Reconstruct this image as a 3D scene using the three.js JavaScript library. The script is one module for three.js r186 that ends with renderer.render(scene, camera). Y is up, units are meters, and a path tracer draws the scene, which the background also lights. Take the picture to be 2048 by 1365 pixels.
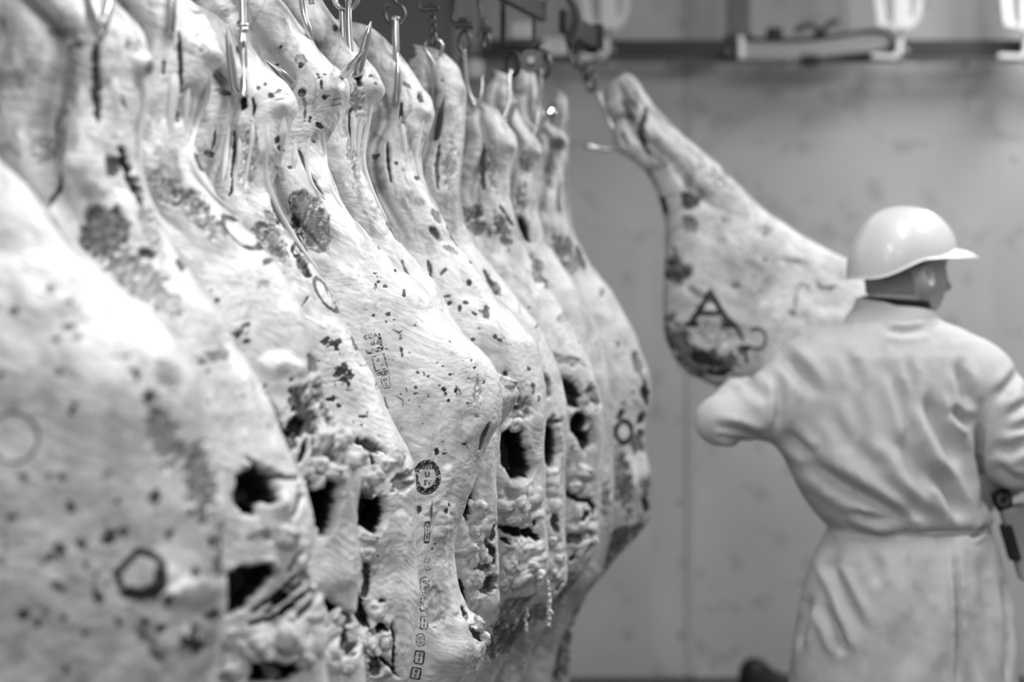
import * as THREE from 'three';
import { RoundedBoxGeometry } from 'three/addons/geometries/RoundedBoxGeometry.js';
import { mergeGeometries, mergeVertices } from 'three/addons/utils/BufferGeometryUtils.js';
import { RectAreaLightUniformsLib } from 'three/addons/lights/RectAreaLightUniformsLib.js';

// ---------- camera, lights, exposure ----------
const F = 4300, HY = 552, EYE = 1.65;          // focal length in pixels, horizon row, eye height
const scene = new THREE.Scene();
scene.background = new THREE.Color(0x000000);
const camera = new THREE.PerspectiveCamera(2 * Math.atan(682.5 / F) * 180 / Math.PI, 2048 / 1365, 0.05, 60);
camera.position.set(0, EYE, 0);
camera.lookAt(0, EYE, -5);
camera.setViewOffset(2048, 1365, 0, 682.5 - HY, 2048, 1365);
camera.focus = 4.05; camera.userData.fStop = 1.9;
camera.updateProjectionMatrix();
scene.add(camera);
const renderer = new THREE.WebGLRenderer();
renderer.toneMapping = THREE.LinearToneMapping;
renderer.toneMappingExposure = 0.77;
renderer.shadowMap.enabled = true;
RectAreaLightUniformsLib.init();
// ceiling lamps: x, z, brightness, light hanging below its housing
const LAMPS = [[-1.2, -0.4, 46], [0.8, -0.7, 46], [-0.1, -2.6, 40], [1.0, -4.3, 36], [2.2, -5.2, 52], [-1.9, -5.2, 10], [2.3, -7.4, 42]];
const LAMP_Y = 3.36;

// ---------- helpers ----------
let seed = 7;
const rnd = () => { seed = (seed * 1664525 + 1013904223) >>> 0; return seed / 4294967296; };
const at = (px, py, d) => new THREE.Vector3((px - 1024) / F * d, EYE - (py - HY) / F * d, -d);
const sst = (a, b, x) => { const t = Math.min(1, Math.max(0, (x - a) / (b - a))); return t * t * (3 - 2 * t); };
const clamp = (x, a, b) => Math.min(b, Math.max(a, x));
const mix = (a, b, t) => a + (b - a) * t;
const H2 = new Float32Array(65536); { const s0 = seed; for (let i = 0; i < 65536; i++) H2[i] = rnd(); seed = s0; }
function n2(x, y) {
  const xi = Math.floor(x), yi = Math.floor(y); let fx = x - xi, fy = y - yi;
  fx = fx * fx * (3 - 2 * fx); fy = fy * fy * (3 - 2 * fy);
  const a = xi & 255, b = (xi + 1) & 255, c = (yi & 255) << 8, d = ((yi + 1) & 255) << 8;
  const p = H2[a | c], q = H2[b | c], r = H2[a | d], s = H2[b | d];
  return p + (q - p) * fx + (r - p) * fy + (p - q - r + s) * fx * fy;
}
const fb2 = (x, y, o = 3) => { let s = 0, a = .5, t = 0; for (let i = 0; i < o; i++) { s += a * n2(x, y); t += a; a *= .5; x = x * 2.03 + 17.3; y = y * 2.03 + 5.1; } return s / t; };
function tab(t, x) {
  if (x <= t[0][0]) return t[0][1];
  for (let i = 1; i < t.length; i++) if (x <= t[i][0]) return mix(t[i - 1][1], t[i][1], (x - t[i - 1][0]) / (t[i][0] - t[i - 1][0]));
  return t[t.length - 1][1];
}
const used = {};
function numbered(n) { const k = used[n] = (used[n] ?? -1) + 1; return k ? n + '_' + String(k).padStart(3, '0') : n; }
function tag(o, label, category, group) { o.userData.label = label; o.userData.category = category; if (group) o.userData.group = group; return o; }
function sh(o) { o.traverse((m) => { if (m.isMesh) { m.castShadow = true; m.receiveShadow = true; } }); return o; }
function thing(name, label, category, pos = [0, 0, 0], group) {
  const g = new THREE.Group(); g.name = numbered(name); g.position.set(...pos); scene.add(g);
  return tag(g, label, category, group);
}
function part(parent, name, geo, m) { const o = new THREE.Mesh(geo, m); o.name = name; o.castShadow = o.receiveShadow = true; parent.add(o); return o; }
function struct(name, geo, m) { const o = part(scene, name, geo, m); o.userData.kind = 'structure'; return o; }
const box = (w, h, d, x = 0, y = 0, z = 0) => { const g = new THREE.BoxGeometry(w, h, d); g.translate(x, y, z); return g; };
const rbox = (w, h, d, x = 0, y = 0, z = 0, r = .004) => { const g = new RoundedBoxGeometry(w, h, d, 2, Math.min(r, w / 2.1, h / 2.1, d / 2.1)); g.translate(x, y, z); return g; };
const grey = (v) => new THREE.Color().setRGB(v, v, v, THREE.SRGBColorSpace);
const mat = (v, rough = .6, metal = 0, extra = {}) => new THREE.MeshStandardMaterial({ color: grey(v), roughness: rough, metalness: metal, ...extra });
function tex(w, h, fn, srgb = true) {
  const a = new Uint8Array(w * h * 4);
  for (let j = 0; j < h; j++) for (let i = 0; i < w; i++) { const v = clamp(fn(i / w, j / h), 0, 1) * 255, k = (j * w + i) * 4; a[k] = a[k + 1] = a[k + 2] = v; a[k + 3] = 255; }
  const t = new THREE.DataTexture(a, w, h, THREE.RGBAFormat); t.magFilter = THREE.LinearFilter; t.minFilter = THREE.LinearFilter;
  t.wrapS = t.wrapT = THREE.RepeatWrapping; if (srgb) t.colorSpace = THREE.SRGBColorSpace; t.needsUpdate = true; return t;
}
function texOf(arr, w, h, srgb) {
  const a = new Uint8Array(w * h * 4);
  for (let k = 0; k < w * h; k++) { const v = clamp(arr[k], 0, 1) * 255; a[4 * k] = a[4 * k + 1] = a[4 * k + 2] = v; a[4 * k + 3] = 255; }
  const t = new THREE.DataTexture(a, w, h, THREE.RGBAFormat); t.magFilter = THREE.LinearFilter; t.minFilter = THREE.LinearFilter;
  if (srgb) t.colorSpace = THREE.SRGBColorSpace; t.needsUpdate = true; return t;
}
// swept round bar with a radius for each control point
function bar(pts, radii, seg = 40, rad = 10, closed = false) {
  const curve = new THREE.CatmullRomCurve3(pts, closed, 'centripetal');
  const fr = curve.computeFrenetFrames(seg, closed), pos = [], idx = [], n = seg + 1;
  for (let i = 0; i < n; i++) {
    const t = i / seg, p = curve.getPoint(t);
    const u = t * (pts.length - (closed ? 0 : 1)), k = Math.min(Math.floor(u), pts.length - 1);
    const r0 = Array.isArray(radii) ? radii[k % radii.length] : radii, r1 = Array.isArray(radii) ? radii[Math.min(k + 1, radii.length - 1)] : radii;
    let r = mix(r0, r1, u - k);
    const N = fr.normals[i], B = fr.binormals[i];
    for (let j = 0; j < rad; j++) { const a = j / rad * Math.PI * 2; pos.push(p.x + (N.x * Math.cos(a) + B.x * Math.sin(a)) * r, p.y + (N.y * Math.cos(a) + B.y * Math.sin(a)) * r, p.z + (N.z * Math.cos(a) + B.z * Math.sin(a)) * r); }
  }
  for (let i = 0; i < seg; i++) for (let j = 0; j < rad; j++) { const a = i * rad + j, b = i * rad + (j + 1) % rad, c = a + rad, d = b + rad; idx.push(a, b, c, b, d, c); }
  if (!closed) for (const [i, s] of [[0, 1], [seg, -1]]) {
    const c = pos.length / 3, p = curve.getPoint(i / seg); pos.push(p.x, p.y, p.z);
    for (let j = 0; j < rad; j++) { const a = i * rad + j, b = i * rad + (j + 1) % rad; s > 0 ? idx.push(c, b, a) : idx.push(c, a, b); }
  }
  const g = new THREE.BufferGeometry(); g.setAttribute('position', new THREE.Float32BufferAttribute(pos, 3)); g.setIndex(idx); g.computeVertexNormals(); return g;
}
// polygonise a distance field (negative inside) on a grid
function nets(f, lo, hi, cell) {
  const n = [0, 1, 2].map((k) => Math.ceil((hi[k] - lo[k]) / cell) + 1), [nx, ny, nz] = n, v = new Float32Array(nx * ny * nz);
  for (let k = 0, q = 0; k < nz; k++) for (let j = 0; j < ny; j++) for (let i = 0; i < nx; i++, q++) v[q] = f(lo[0] + i * cell, lo[1] + j * cell, lo[2] + k * cell);
  const id = new Int32Array(nx * ny * nz).fill(-1), pos = [], idx = [], sx = 1, sy = nx, sz = nx * ny, off = [0, sx, sy, sx + sy, sz, sx + sz, sy + sz, sx + sy + sz];
  for (let k = 0; k < nz - 1; k++) for (let j = 0; j < ny - 1; j++) for (let i = 0; i < nx - 1; i++) {
    const q = i + j * sy + k * sz; let m = 0; for (let c = 0; c < 8; c++) if (v[q + off[c]] < 0) m |= 1 << c;
    if (m === 0 || m === 255) continue;
    let x = 0, y = 0, z = 0, cnt = 0;
    for (let a = 0; a < 8; a++) for (const bit of [1, 2, 4]) { if (a & bit) continue; const b = a | bit; if (((m >> a) & 1) === ((m >> b) & 1)) continue; const va = v[q + off[a]], vb = v[q + off[b]], t = va / (va - vb); x += (a & 1) + (bit === 1 ? t : 0); y += ((a >> 1) & 1) + (bit === 2 ? t : 0); z += ((a >> 2) & 1) + (bit === 4 ? t : 0); cnt++; }
    id[q] = pos.length / 3; pos.push(lo[0] + (i + x / cnt) * cell, lo[1] + (j + y / cnt) * cell, lo[2] + (k + z / cnt) * cell);
  }
  for (let k = 1; k < nz - 1; k++) for (let j = 1; j < ny - 1; j++) for (let i = 1; i < nx - 1; i++) {
    const q = i + j * sy + k * sz, a = v[q] < 0;
    for (const [s, u, w] of [[sx, sy, sz], [sy, sz, sx], [sz, sx, sy]]) {
      const b = v[q + s] < 0; if (a === b) continue;
      const p0 = id[q], p1 = id[q - u], p2 = id[q - u - w], p3 = id[q - w];
      if (p0 < 0 || p1 < 0 || p2 < 0 || p3 < 0) continue;
      a ? idx.push(p0, p1, p2, p0, p2, p3) : idx.push(p0, p2, p1, p0, p3, p2);
    }
  }
  const g = new THREE.BufferGeometry(); g.setAttribute('position', new THREE.Float32BufferAttribute(pos, 3)); g.setIndex(idx); g.computeVertexNormals(); return g;
}
const smin = (a, b, k) => { const h = Math.max(k - Math.abs(a - b), 0) / k; return Math.min(a, b) - h * h * k * .25; };
function cap(p, a, b, ra, rb) {
  const bx = b.x - a.x, by = b.y - a.y, bz = b.z - a.z, px = p[0] - a.x, py = p[1] - a.y, pz = p[2] - a.z;
  const t = clamp((px * bx + py * by + pz * bz) / (bx * bx + by * by + bz * bz), 0, 1);
  return Math.hypot(px - bx * t, py - by * t, pz - bz * t) - mix(ra, rb, t);
}

// ---------- materials ----------
const M = {
  steel: mat(.8, .27, .85), darkSteel: mat(.40, .42, 1), railSteel: mat(.27, .5, .85), galv: mat(.66, .45, .9), blackPaint: mat(.13, .6), whitePaint: mat(.97, .45),
  rubber: mat(.09, .6), skin: mat(.72, .5), hair: mat(.55, .9), coat: null, hat: new THREE.MeshPhysicalMaterial({ color: grey(.79), roughness: .36, clearcoat: .22, clearcoatRoughness: .1 }),
};

// ---------- the room ----------
const WZ = -8.76, X0 = -3.6, X1 = 3.4, Z1 = 2.4, CH = 3.6;
const wallTex = tex(512, 512, (u, v) => .77 + .08 * (fb2(u * 7, v * 7, 4) - .5) - .08 * sst(.62, .8, fb2(u * 23 + 9, v * 23, 3)));
const wallM = mat(1, .42); wallM.map = wallTex;
const whiteWall = mat(.66, .6), ceilM = mat(.6, .7);
const floorM = mat(1, .35); floorM.map = tex(256, 256, (u, v) => .36 + .14 * (fb2(u * 16, v * 16, 4) - .5));
struct('floor', box(X1 - X0 + .4, .12, Z1 - WZ + .4, (X0 + X1) / 2, -.06, (Z1 + WZ) / 2), floorM);
struct('ceiling', box(X1 - X0 + .4, .12, Z1 - WZ + .4, (X0 + X1) / 2, CH + .06, (Z1 + WZ) / 2), ceilM);
struct('wall_left', box(.12, CH, Z1 - WZ, X0 - .06, CH / 2, (Z1 + WZ) / 2), whiteWall);
struct('wall_right', box(.12, CH, Z1 - WZ, X1 + .06, CH / 2, (Z1 + WZ) / 2), whiteWall);
struct('wall_front', box(X1 - X0 + .24, CH, .12, (X0 + X1) / 2, CH / 2, Z1 + .06), whiteWall);
{
  const w = struct('wall_back', box(X1 - X0 + .24, CH, .1, (X0 + X1) / 2, CH / 2, WZ - .08), wallM);
  const seam = at(1381, 700, 8.76).x, joins = [X0, seam - 2.44, seam - 1.22, seam, X1];
  for (let i = 0; i < joins.length - 1; i++) {
    const a = joins[i] + .004, b = joins[i + 1] - .004, g = rbox(b - a, CH - .01, .03, (a + b) / 2, CH / 2 + .005, WZ - .015, .003);
    const uv = g.attributes.uv, p = g.attributes.position; for (let k = 0; k < uv.count; k++) uv.setXY(k, p.getX(k) / 2.2 + i * .37, p.getY(k) / 2.2);
    part(w, 'panel', g, wallM);
  }
  const strip = mat(.74, .4);
  for (const x of [seam - 1.22, seam]) {
    const s = part(w, 'cover_strip', rbox(.034, CH - .02, .008, x, CH / 2 + .01, WZ + .004, .003), strip);
    for (let y = .2; y < 3.4; y += .54) part(s, 'rivet', (() => { const g = new THREE.SphereGeometry(.008, 10, 6); g.scale(1, 1, .5); g.translate(x - .04, y, WZ + .002); return g; })(), M.galv);
  }
  for (const [px, py] of [[1358, 1005], [1402, 1145], [1362, 1272], [1392, 1338], [1602, 1163], [1929, 215], [2028, 318], [1472, 1300]]) { const p = at(px, py, 8.76); const g = new THREE.SphereGeometry(.011, 10, 6); g.scale(1, 1, .45); g.translate(p.x, p.y, WZ + .001); part(w, 'rivet', g, M.galv); }
  const bb = struct('baseboard_back', rbox(X1 - X0, .012, .02, (X0 + X1) / 2, .006, WZ + .01, .004), mat(.3, .6));
  bb.userData.kind = 'structure';
  // dark sliding door leaf on the far wall behind the carcasses
  const dr = new THREE.Group(); dr.name = 'door_1'; dr.userData.kind = 'structure'; scene.add(dr);
  const xr = at(926, 0, 8.66).x;
  part(dr, 'door_leaf', rbox(2.2, 2.85, .05, xr - 1.1, 1.44, WZ + .1, .01), mat(.50, .5));
  part(dr, 'edge_trim', rbox(.05, 2.85, .06, xr - .02, 1.44, WZ + .105, .006), mat(.58, .4, .6));
  for (const y of [.9, 1.9]) part(dr, 'stiffener', rbox(2.1, .07, .02, xr - 1.12, y, WZ + .13, .006), mat(.46, .5));
}
// ceiling lamps
LAMPS.forEach(([x, z, I], i) => {
  const where = ['over the near end of the carcass row', 'above the open floor beside the camera', 'left of the carcass row', 'over the aisle beside the carcasses', 'over the worker', 'in the far left corner', 'close to the far wall'][i];
  const g = thing('ceiling_light', 'long white ceiling lamp ' + where, 'lamp', [x, CH, z], 'ceiling lamps');
  part(g, 'housing', rbox(.34, .12, 1.3, 0, -.06, 0, .01), M.whitePaint);
  part(g, 'bracket', rbox(.2, .1, .05, 0, -.16, 0, .005), M.galv);
  part(g, 'diffuser', rbox(.26, .03, 1.22, 0, LAMP_Y - CH + .034, 0, .01), new THREE.MeshStandardMaterial({ color: 0xffffff, emissive: 0xffffff, emissiveIntensity: 6 }));
  const L = new THREE.RectAreaLight(0xffffff, I, .26, 1.22); L.position.set(0, LAMP_Y - CH + .012, 0); L.rotation.x = -Math.PI / 2; g.add(L);
});

// ---------- carcasses ----------
// ink stamps are drawn once as small masks
function inkMask(w, h, draw) {
  const c = document.createElement('canvas'); c.width = w; c.height = h; const g = c.getContext('2d');
  g.fillStyle = '#000'; g.fillRect(0, 0, w, h); g.fillStyle = g.strokeStyle = '#fff'; g.textAlign = 'center'; g.textBaseline = 'middle'; draw(g);
  const im = g.getImageData(0, 0, w, h).data, a = new Float32Array(w * h); for (let i = 0; i < w * h; i++) a[i] = im[i * 4] / 255;
  return (u, v) => { const x = clamp(u, 0, .9999) * (w - 1), y = clamp(v, 0, .9999) * (h - 1), i = x | 0, j = y | 0, fx = x - i, fy = y - j, k = j * w + i; return mix(mix(a[k], a[k + 1], fx), mix(a[k + w], a[k + w + 1], fx), fy); };
}
const INK = {
  oval: inkMask(128, 160, (g) => {
    g.lineWidth = 22; g.beginPath(); g.ellipse(64, 76, 48, 62, 0, 0, 7); g.stroke(); g.lineWidth = 5; g.beginPath(); g.ellipse(64, 84, 56, 70, 0, .2, 3); g.stroke();
    g.font = 'bold 34px sans-serif'; g.fillText('U', 66, 68); g.fillText('IT', 68, 104); g.font = 'bold 26px sans-serif'; g.fillText('MISI', 64, 36);
    g.fillStyle = '#000'; g.font = 'bold 15px sans-serif'; for (const [x, y] of [[22, 62], [28, 96], [106, 60], [100, 104], [84, 26]]) g.fillText('E', x, y);
  }),
  ladder: inkMask(96, 240, (g) => {
    g.font = 'bold 34px sans-serif'; g.fillText('CDA', 44, 24); g.fillText('MB', 56, 62); g.lineWidth = 10; g.strokeRect(8, 92, 74, 14);
    g.fillRect(78, 20, 14, 86); g.lineWidth = 6; g.strokeRect(26, 128, 60, 74); g.font = 'bold 22px sans-serif'; g.fillText('II', 50, 150); g.fillText('K', 64, 180); g.fillRect(30, 210, 58, 18);
  }),
  cellMark: inkMask(64, 84, (g) => { g.lineWidth = 8; g.beginPath(); g.roundRect(6, 6, 50, 70, 8); g.stroke(); g.font = 'bold 28px sans-serif'; g.fillText('B', 32, 28); g.fillText('E', 32, 56); g.fillRect(50, 10, 9, 66); }),
  outline: inkMask(64, 84, (g) => { g.lineWidth = 5; g.beginPath(); g.roundRect(6, 6, 50, 70, 18); g.stroke(); g.font = 'bold 24px sans-serif'; g.fillText('EE', 32, 30); g.fillText('C', 32, 58); }),
  octagon: inkMask(128, 128, (g) => { g.lineWidth = 16; g.beginPath(); [[64, 12], [98, 26], [116, 44], [116, 86], [96, 112], [62, 116], [30, 108], [12, 60]].forEach(([x, y], i) => i ? g.lineTo(x, y) : g.moveTo(x, y)); g.closePath(); g.stroke(); g.lineWidth = 22; g.beginPath(); g.moveTo(34, 96); g.lineTo(70, 108); g.lineTo(106, 90); g.lineTo(110, 50); g.stroke(); g.fillRect(66, 112, 8, 14); }),
  letterA: inkMask(128, 128, (g) => { g.lineWidth = 15; g.beginPath(); g.moveTo(16, 112); g.lineTo(62, 14); g.lineTo(108, 112); g.moveTo(34, 78); g.lineTo(92, 78); g.stroke(); g.fillRect(2, 106, 34, 16); g.fillRect(90, 106, 34, 18); }),
  letterR: inkMask(128, 128, (g) => { g.lineWidth = 13; g.beginPath(); g.moveTo(22, 60); g.lineTo(28, 120); g.stroke(); g.lineWidth = 10; g.beginPath(); g.arc(76, 44, 34, -2.2, 2.4); g.stroke(); g.fillRect(10, 58, 36, 22); }),
};
const T_TAB = [[-.4, .025], [-.25, .04], [-.1, .05], [0, .055], [.12, .06], [.25, .085], [.4, .115], [.6, .13], [.85, .125], [1.1, .10], [1.5, .06]];
const W_TAB = [[-.4, .12], [-.25, .15], [-.1, .18], [0, .2], [.15, .2], [.3, .3], [.5, .44], [.7, .5], [.95, .44], [1.2, .34], [1.5, .22]];
const lumpGeos = [0, 1, 2, 3].map((s) => {
  let g = new THREE.IcosahedronGeometry(1, 6); g.deleteAttribute('uv'); g.deleteAttribute('normal'); g = mergeVertices(g, 1e-4); const p = g.attributes.position;
  for (let i = 0; i < p.count; i++) { const x = p.getX(i), y = p.getY(i), z = p.getZ(i), k = 1 + 1.0 * (fb2(x * 1.5 + s * 9 + z, y * 1.5 + s * 5 - z * .7, 3) - .5) + .22 * (n2(x * 5 + s, y * 5 + z * 4) - .5); p.setXYZ(i, x * k, y * k, z * k); }
  g.computeVertexNormals(); const cc = new Float32Array(p.count * 3); for (let i = 0; i < p.count; i++) { const q = .5 + .42 * sst(.25, .6, fb2(p.getX(i) * 2 + s, p.getY(i) * 2 + p.getZ(i), 3)); cc[3 * i] = cc[3 * i + 1] = cc[3 * i + 2] = q; } g.setAttribute('color', new THREE.BufferAttribute(cc, 3)); return g;
});
const fatM = new THREE.MeshPhysicalMaterial({ vertexColors: true, color: grey(.88), roughness: .42, clearcoat: .15, clearcoatRoughness: .35 });
const tendonM = new THREE.MeshPhysicalMaterial({ color: grey(.87), roughness: .4, clearcoat: .2, clearcoatRoughness: .3 });
const meatM = new THREE.MeshPhysicalMaterial({ color: grey(.2), roughness: .4, clearcoat: .2, clearcoatRoughness: .3 });

function segDist(pts, X, Y) {
  let best = 1e9, bt = 0; const n = pts.length - 1;
  for (let i = 0; i < n; i++) {
    const ax = pts[i][0], ay = pts[i][1], bx = pts[i + 1][0] - ax, by = pts[i + 1][1] - ay, t = clamp(((X - ax) * bx + (Y - ay) * by) / (bx * bx + by * by + 1e-9), 0, 1), d = Math.hypot(X - ax - bx * t, Y - ay - by * t);
    if (d < best) { best = d; bt = (i + t) / n; }
  }
  return [best, bt];
}
function polyDist(pts, X, Y) {
  let best = 1e9, inside = false;
  for (let i = 0, j = pts.length - 1; i < pts.length; j = i++) {
    const ax = pts[j][0], ay = pts[j][1], bx = pts[i][0] - ax, by = pts[i][1] - ay, t = clamp(((X - ax) * bx + (Y - ay) * by) / (bx * bx + by * by + 1e-9), 0, 1);
    best = Math.min(best, Math.hypot(X - ax - bx * t, Y - ay - by * t));
    if ((pts[i][1] > Y) !== (pts[j][1] > Y) && X < (pts[j][0] - pts[i][0]) * (Y - pts[i][1]) / (pts[j][1] - pts[i][1]) + pts[i][0]) inside = !inside;
  }
  return inside ? best : -best;
}

function carcass(s) {
  const { d, hook: [hx, hy], tilt = 0, seed: sd = 0, size = [512, 1024], grid = [150, 330], end = 1.25 } = s;
  const ca = Math.cos(tilt), sa = Math.sin(tilt), m = d / F, px1 = 1 / m;
  const g = thing('beef_carcass', s.label, 'carcass', at(hx, hy, d).toArray(), 'beef carcasses hanging in the cold store');
  g.rotation.z = tilt;
  const toL = (x, y) => { const dx = x - hx, dy = y - hy; return [(dx * ca - dy * sa) * m, (dx * sa + dy * ca) * m]; };       // metres right of and below the hook
  const zf = s.zf ?? .09, onF = (x, y, k = 1 - zf / d) => toL(1024 + (x - 1024) * k, HY + (y - HY) * k);
  // outline rows
  const Rr = s.R.map(([x, y]) => toL(x, y)).map(([a, b]) => [b, a]), Lr = s.L && s.L.map(([x, y]) => toL(x, y)).map(([a, b]) => [b, a]);
  const top = Rr[0][0], [NU, NV] = grid, ev = (v) => v < .94 ? mix(top, Math.max(toL(hx, 1400)[1], .8), v / .94) : mix(Math.max(toL(hx, 1400)[1], .8), Math.max(end, toL(hx, 1400)[1] + .08), (v - .94) / .06);
  const K = 400, row = [];
  for (let i = 0; i <= K; i++) {
    const h = ev(i / K), r = tab(Rr, h); let w = s.W ? tab(s.W, h) : tab(W_TAB, h); if (Lr) w = Math.max(.01, r - tab(Lr, h));
    const cl = Math.sqrt(clamp((h - top) / .05 + .002, 0, 1)) * Math.sqrt(clamp((ev(1) - h) / .06 + .002, 0, 1));
    row.push([r, Lr ? w : w * cl, (s.T ? tab(s.T, h) : tab(T_TAB, h)) * cl]);
  }
  for (let k = 0; k < 3; k++) for (let i = 1; i < K; i++) for (let c = 0; c < 3; c++) row[i][c] = (row[i - 1][c] + 2 * row[i][c] + row[i + 1][c]) / 4;
  const rowAt = (v) => { const t = clamp(v, 0, 1) * K, i = Math.min(K - 1, t | 0), f = t - i; return [0, 1, 2].map((c) => mix(row[i][c], row[i + 1][c], f)); };
  const thOf = (q) => q < .84 ? mix(-.55, .6, q / .84) * Math.PI : mix(.6, 1.45, (q - .84) / .16) * Math.PI;
  const se = (c, e) => Math.sign(c) * Math.pow(Math.abs(c), e);
  // features in carcass coordinates (units of one photo pixel at this depth, for easy numbers)
  const feats = [], add = (pts, pad, f) => { let a = 1e9, b = 1e9, c = -1e9, e = -1e9; for (const [x, y] of pts) { a = Math.min(a, x); b = Math.min(b, y); c = Math.max(c, x); e = Math.max(e, y); } feats.push({ bb: [a - pad, b - pad, c + pad, e + pad], ...f }); };
  const cv = (p) => p.map(([x, y]) => { const [a, b] = onF(x, y); return [a * px1, b * px1]; });
  const ell = (cx, cy, rx, ry, rot, f, pad = 6) => { const [c] = cv([[cx, cy]]), a = (rot || 0) * Math.PI / 180 + tilt, co = Math.cos(a), si = Math.sin(a), R = Math.max(rx, ry); add([[c[0] - R, c[1] - R], [c[0] + R, c[1] + R]], pad + R * .3, { sd: (X, Y) => { const dx = X - c[0], dy = Y - c[1], u = (dx * co + dy * si) / rx, w = (-dx * si + dy * co) / ry, k = Math.hypot(u, w); return (1 - k) * Math.min(rx, ry); }, uv: (X, Y) => { const dx = X - c[0], dy = Y - c[1]; return [.5 + (dx * co + dy * si) / (2 * rx), .5 + (-dx * si + dy * co) / (2 * ry)]; }, ...f }); };
  for (const f of s.feats || []) {
    const t = f[0];
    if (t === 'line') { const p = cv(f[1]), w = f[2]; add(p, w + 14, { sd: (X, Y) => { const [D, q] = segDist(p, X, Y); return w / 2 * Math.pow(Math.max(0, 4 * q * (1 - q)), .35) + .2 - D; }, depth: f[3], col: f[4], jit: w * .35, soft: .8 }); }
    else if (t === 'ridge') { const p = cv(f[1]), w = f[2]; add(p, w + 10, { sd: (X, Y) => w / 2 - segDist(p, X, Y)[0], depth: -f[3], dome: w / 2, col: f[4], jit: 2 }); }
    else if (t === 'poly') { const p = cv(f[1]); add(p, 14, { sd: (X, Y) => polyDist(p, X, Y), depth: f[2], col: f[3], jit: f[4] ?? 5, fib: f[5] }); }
    else if (t === 'ell') ell(f[1], f[2], f[3], f[4], f[5], { depth: f[6], col: f[7], jit: f[8] ?? Math.min(f[3], f[4]) * .7, fib: f[9] }, 10);
    else if (t === 'bump') ell(f[1], f[2], f[3], f[4], f[5], { depth: -f[6], dome: Math.min(f[3], f[4]), col: f[7], jit: 1 });
    else if (t === 'lumps') ell(f[1], f[2], f[3], f[4], 0, { lumps: f[5], ls: f[6] || 22, jit: 6 });
    else if (t === 'ring') ell(f[1], f[2], f[3], f[4], f[5], { ring: f[6], col: .14, jit: 1.2 });
    else if (t === 'ink') ell(f[1], f[2], f[3], f[4], f[5], { ink: INK[f[6]], str: f[7] ?? 1 });
    else if (t === 'spots') for (const [x, y, r, r2] of f[1]) ell(x, y, r, r2 || r * (.7 + .5 * rnd()), -20 + 40 * rnd(), { depth: .0006, col: f[2] ?? .2, jit: r * 1.1, soft: 1.2 });
    else if (t === 'scatter') {
      const p = f[1], xs = p.map((q) => q[0]), ys = p.map((q) => q[1]), a = Math.min(...xs), b = Math.max(...xs), c = Math.min(...ys), e = Math.max(...ys);
      for (let k = 0, tries = 0; k < f[2] && tries < 4000; tries++) {
        const x = mix(a, b, rnd()), y = mix(c, e, rnd()); if (polyDist(p, x, y) < 0) continue; k++;
        const r = f[3] + (f[4] - f[3]) * rnd() ** 2; ell(x, y, r, r * .8, 0, { depth: .0004, col: .2, jit: r * 1.4, soft: 1 });
        for (let q = rnd() * 3 | 0; q > 0; q--) { const an = rnd() * 6.28, l = r * (2 + 4 * rnd()), pts = cv([[x, y], [x + Math.cos(an) * l * .5 + rnd() * 2, y + Math.sin(an) * l * .5 + rnd() * 2], [x + Math.cos(an + .4) * l, y + Math.sin(an + .4) * l]]); add(pts, 6, { sd: (X, Y) => { const [D, w] = segDist(pts, X, Y); return 1.1 * (1 - w * .7) - D; }, depth: .0004, col: .32, jit: .8, soft: 1 }); }
      }
    }
  }
  const jn = (X, Y, j) => j ? (fb2(X * .11 + sd * 3, Y * .11, 3) - .5) * 2.2 * j : 0;
  const lumpH = (X, Y, q) => { // rounded cells
    const x = X / q, y = Y / q, xi = Math.floor(x), yi = Math.floor(y); let b = 9;
    for (let i = -1; i < 2; i++) for (let j = -1; j < 2; j++) { const k = ((xi + i) & 255) | (((yi + j) & 255) << 8), ex = xi + i + H2[k] - x, ey = yi + j + H2[(k * 7 + 13) & 65535] - y; b = Math.min(b, ex * ex + ey * ey); }
    return 1 - Math.min(1, b * 1.4);
  };
  const run = (NX, NY, qOf, vOf, fn) => { // visit every grid point each feature covers
    const XS = new Float32Array(NX * NY), YS = new Float32Array(NY), sin = new Float32Array(NX);
    for (let i = 0; i < NX; i++) sin[i] = Math.abs(thOf(qOf(i))) < .62 * Math.PI ? Math.sin(thOf(qOf(i))) : 9;
    for (let j = 0; j < NY; j++) { const v = vOf(j), [r, w] = rowAt(v); YS[j] = ev(v) * px1; for (let i = 0; i < NX; i++) XS[j * NX + i] = sin[i] > 5 ? 1e6 : (r - w / 2 + w / 2 * sin[i]) * px1; }
    for (const f of feats) for (let j = 0; j < NY; j++) { const Y = YS[j]; if (Y < f.bb[1] || Y > f.bb[3]) continue; for (let i = 0; i < NX; i++) { const X = XS[j * NX + i]; if (X < f.bb[0] || X > f.bb[2]) continue; fn(f, j * NX + i, X, Y); } }
    return [XS, YS];
  };
  // shape
  const disp = new Float32Array((NU + 1) * (NV + 1)), qU = (i) => i / NU, vV = (j) => j / NV;
  const [VX, VY] = run(NU + 1, NV + 1, qU, vV, (f, k, X, Y) => {
    if (f.lumps) { const q = f.sd(X, Y) + jn(X, Y, f.jit); disp[k] += f.lumps * sst(-4, 10, q) * (lumpH(X + sd * 31, Y, f.ls) - .35); return; }
    if (!f.depth) return;
    const q = f.sd(X, Y) + jn(X, Y, f.jit);
    if (f.dome) { const t = clamp(q / f.dome, 0, 1); disp[k] -= f.depth * sst(0, 1, t); } else disp[k] -= f.depth * sst(f.depth > .02 ? -7 : -3, f.depth > .02 ? 13 : 4, q);
  });
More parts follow.
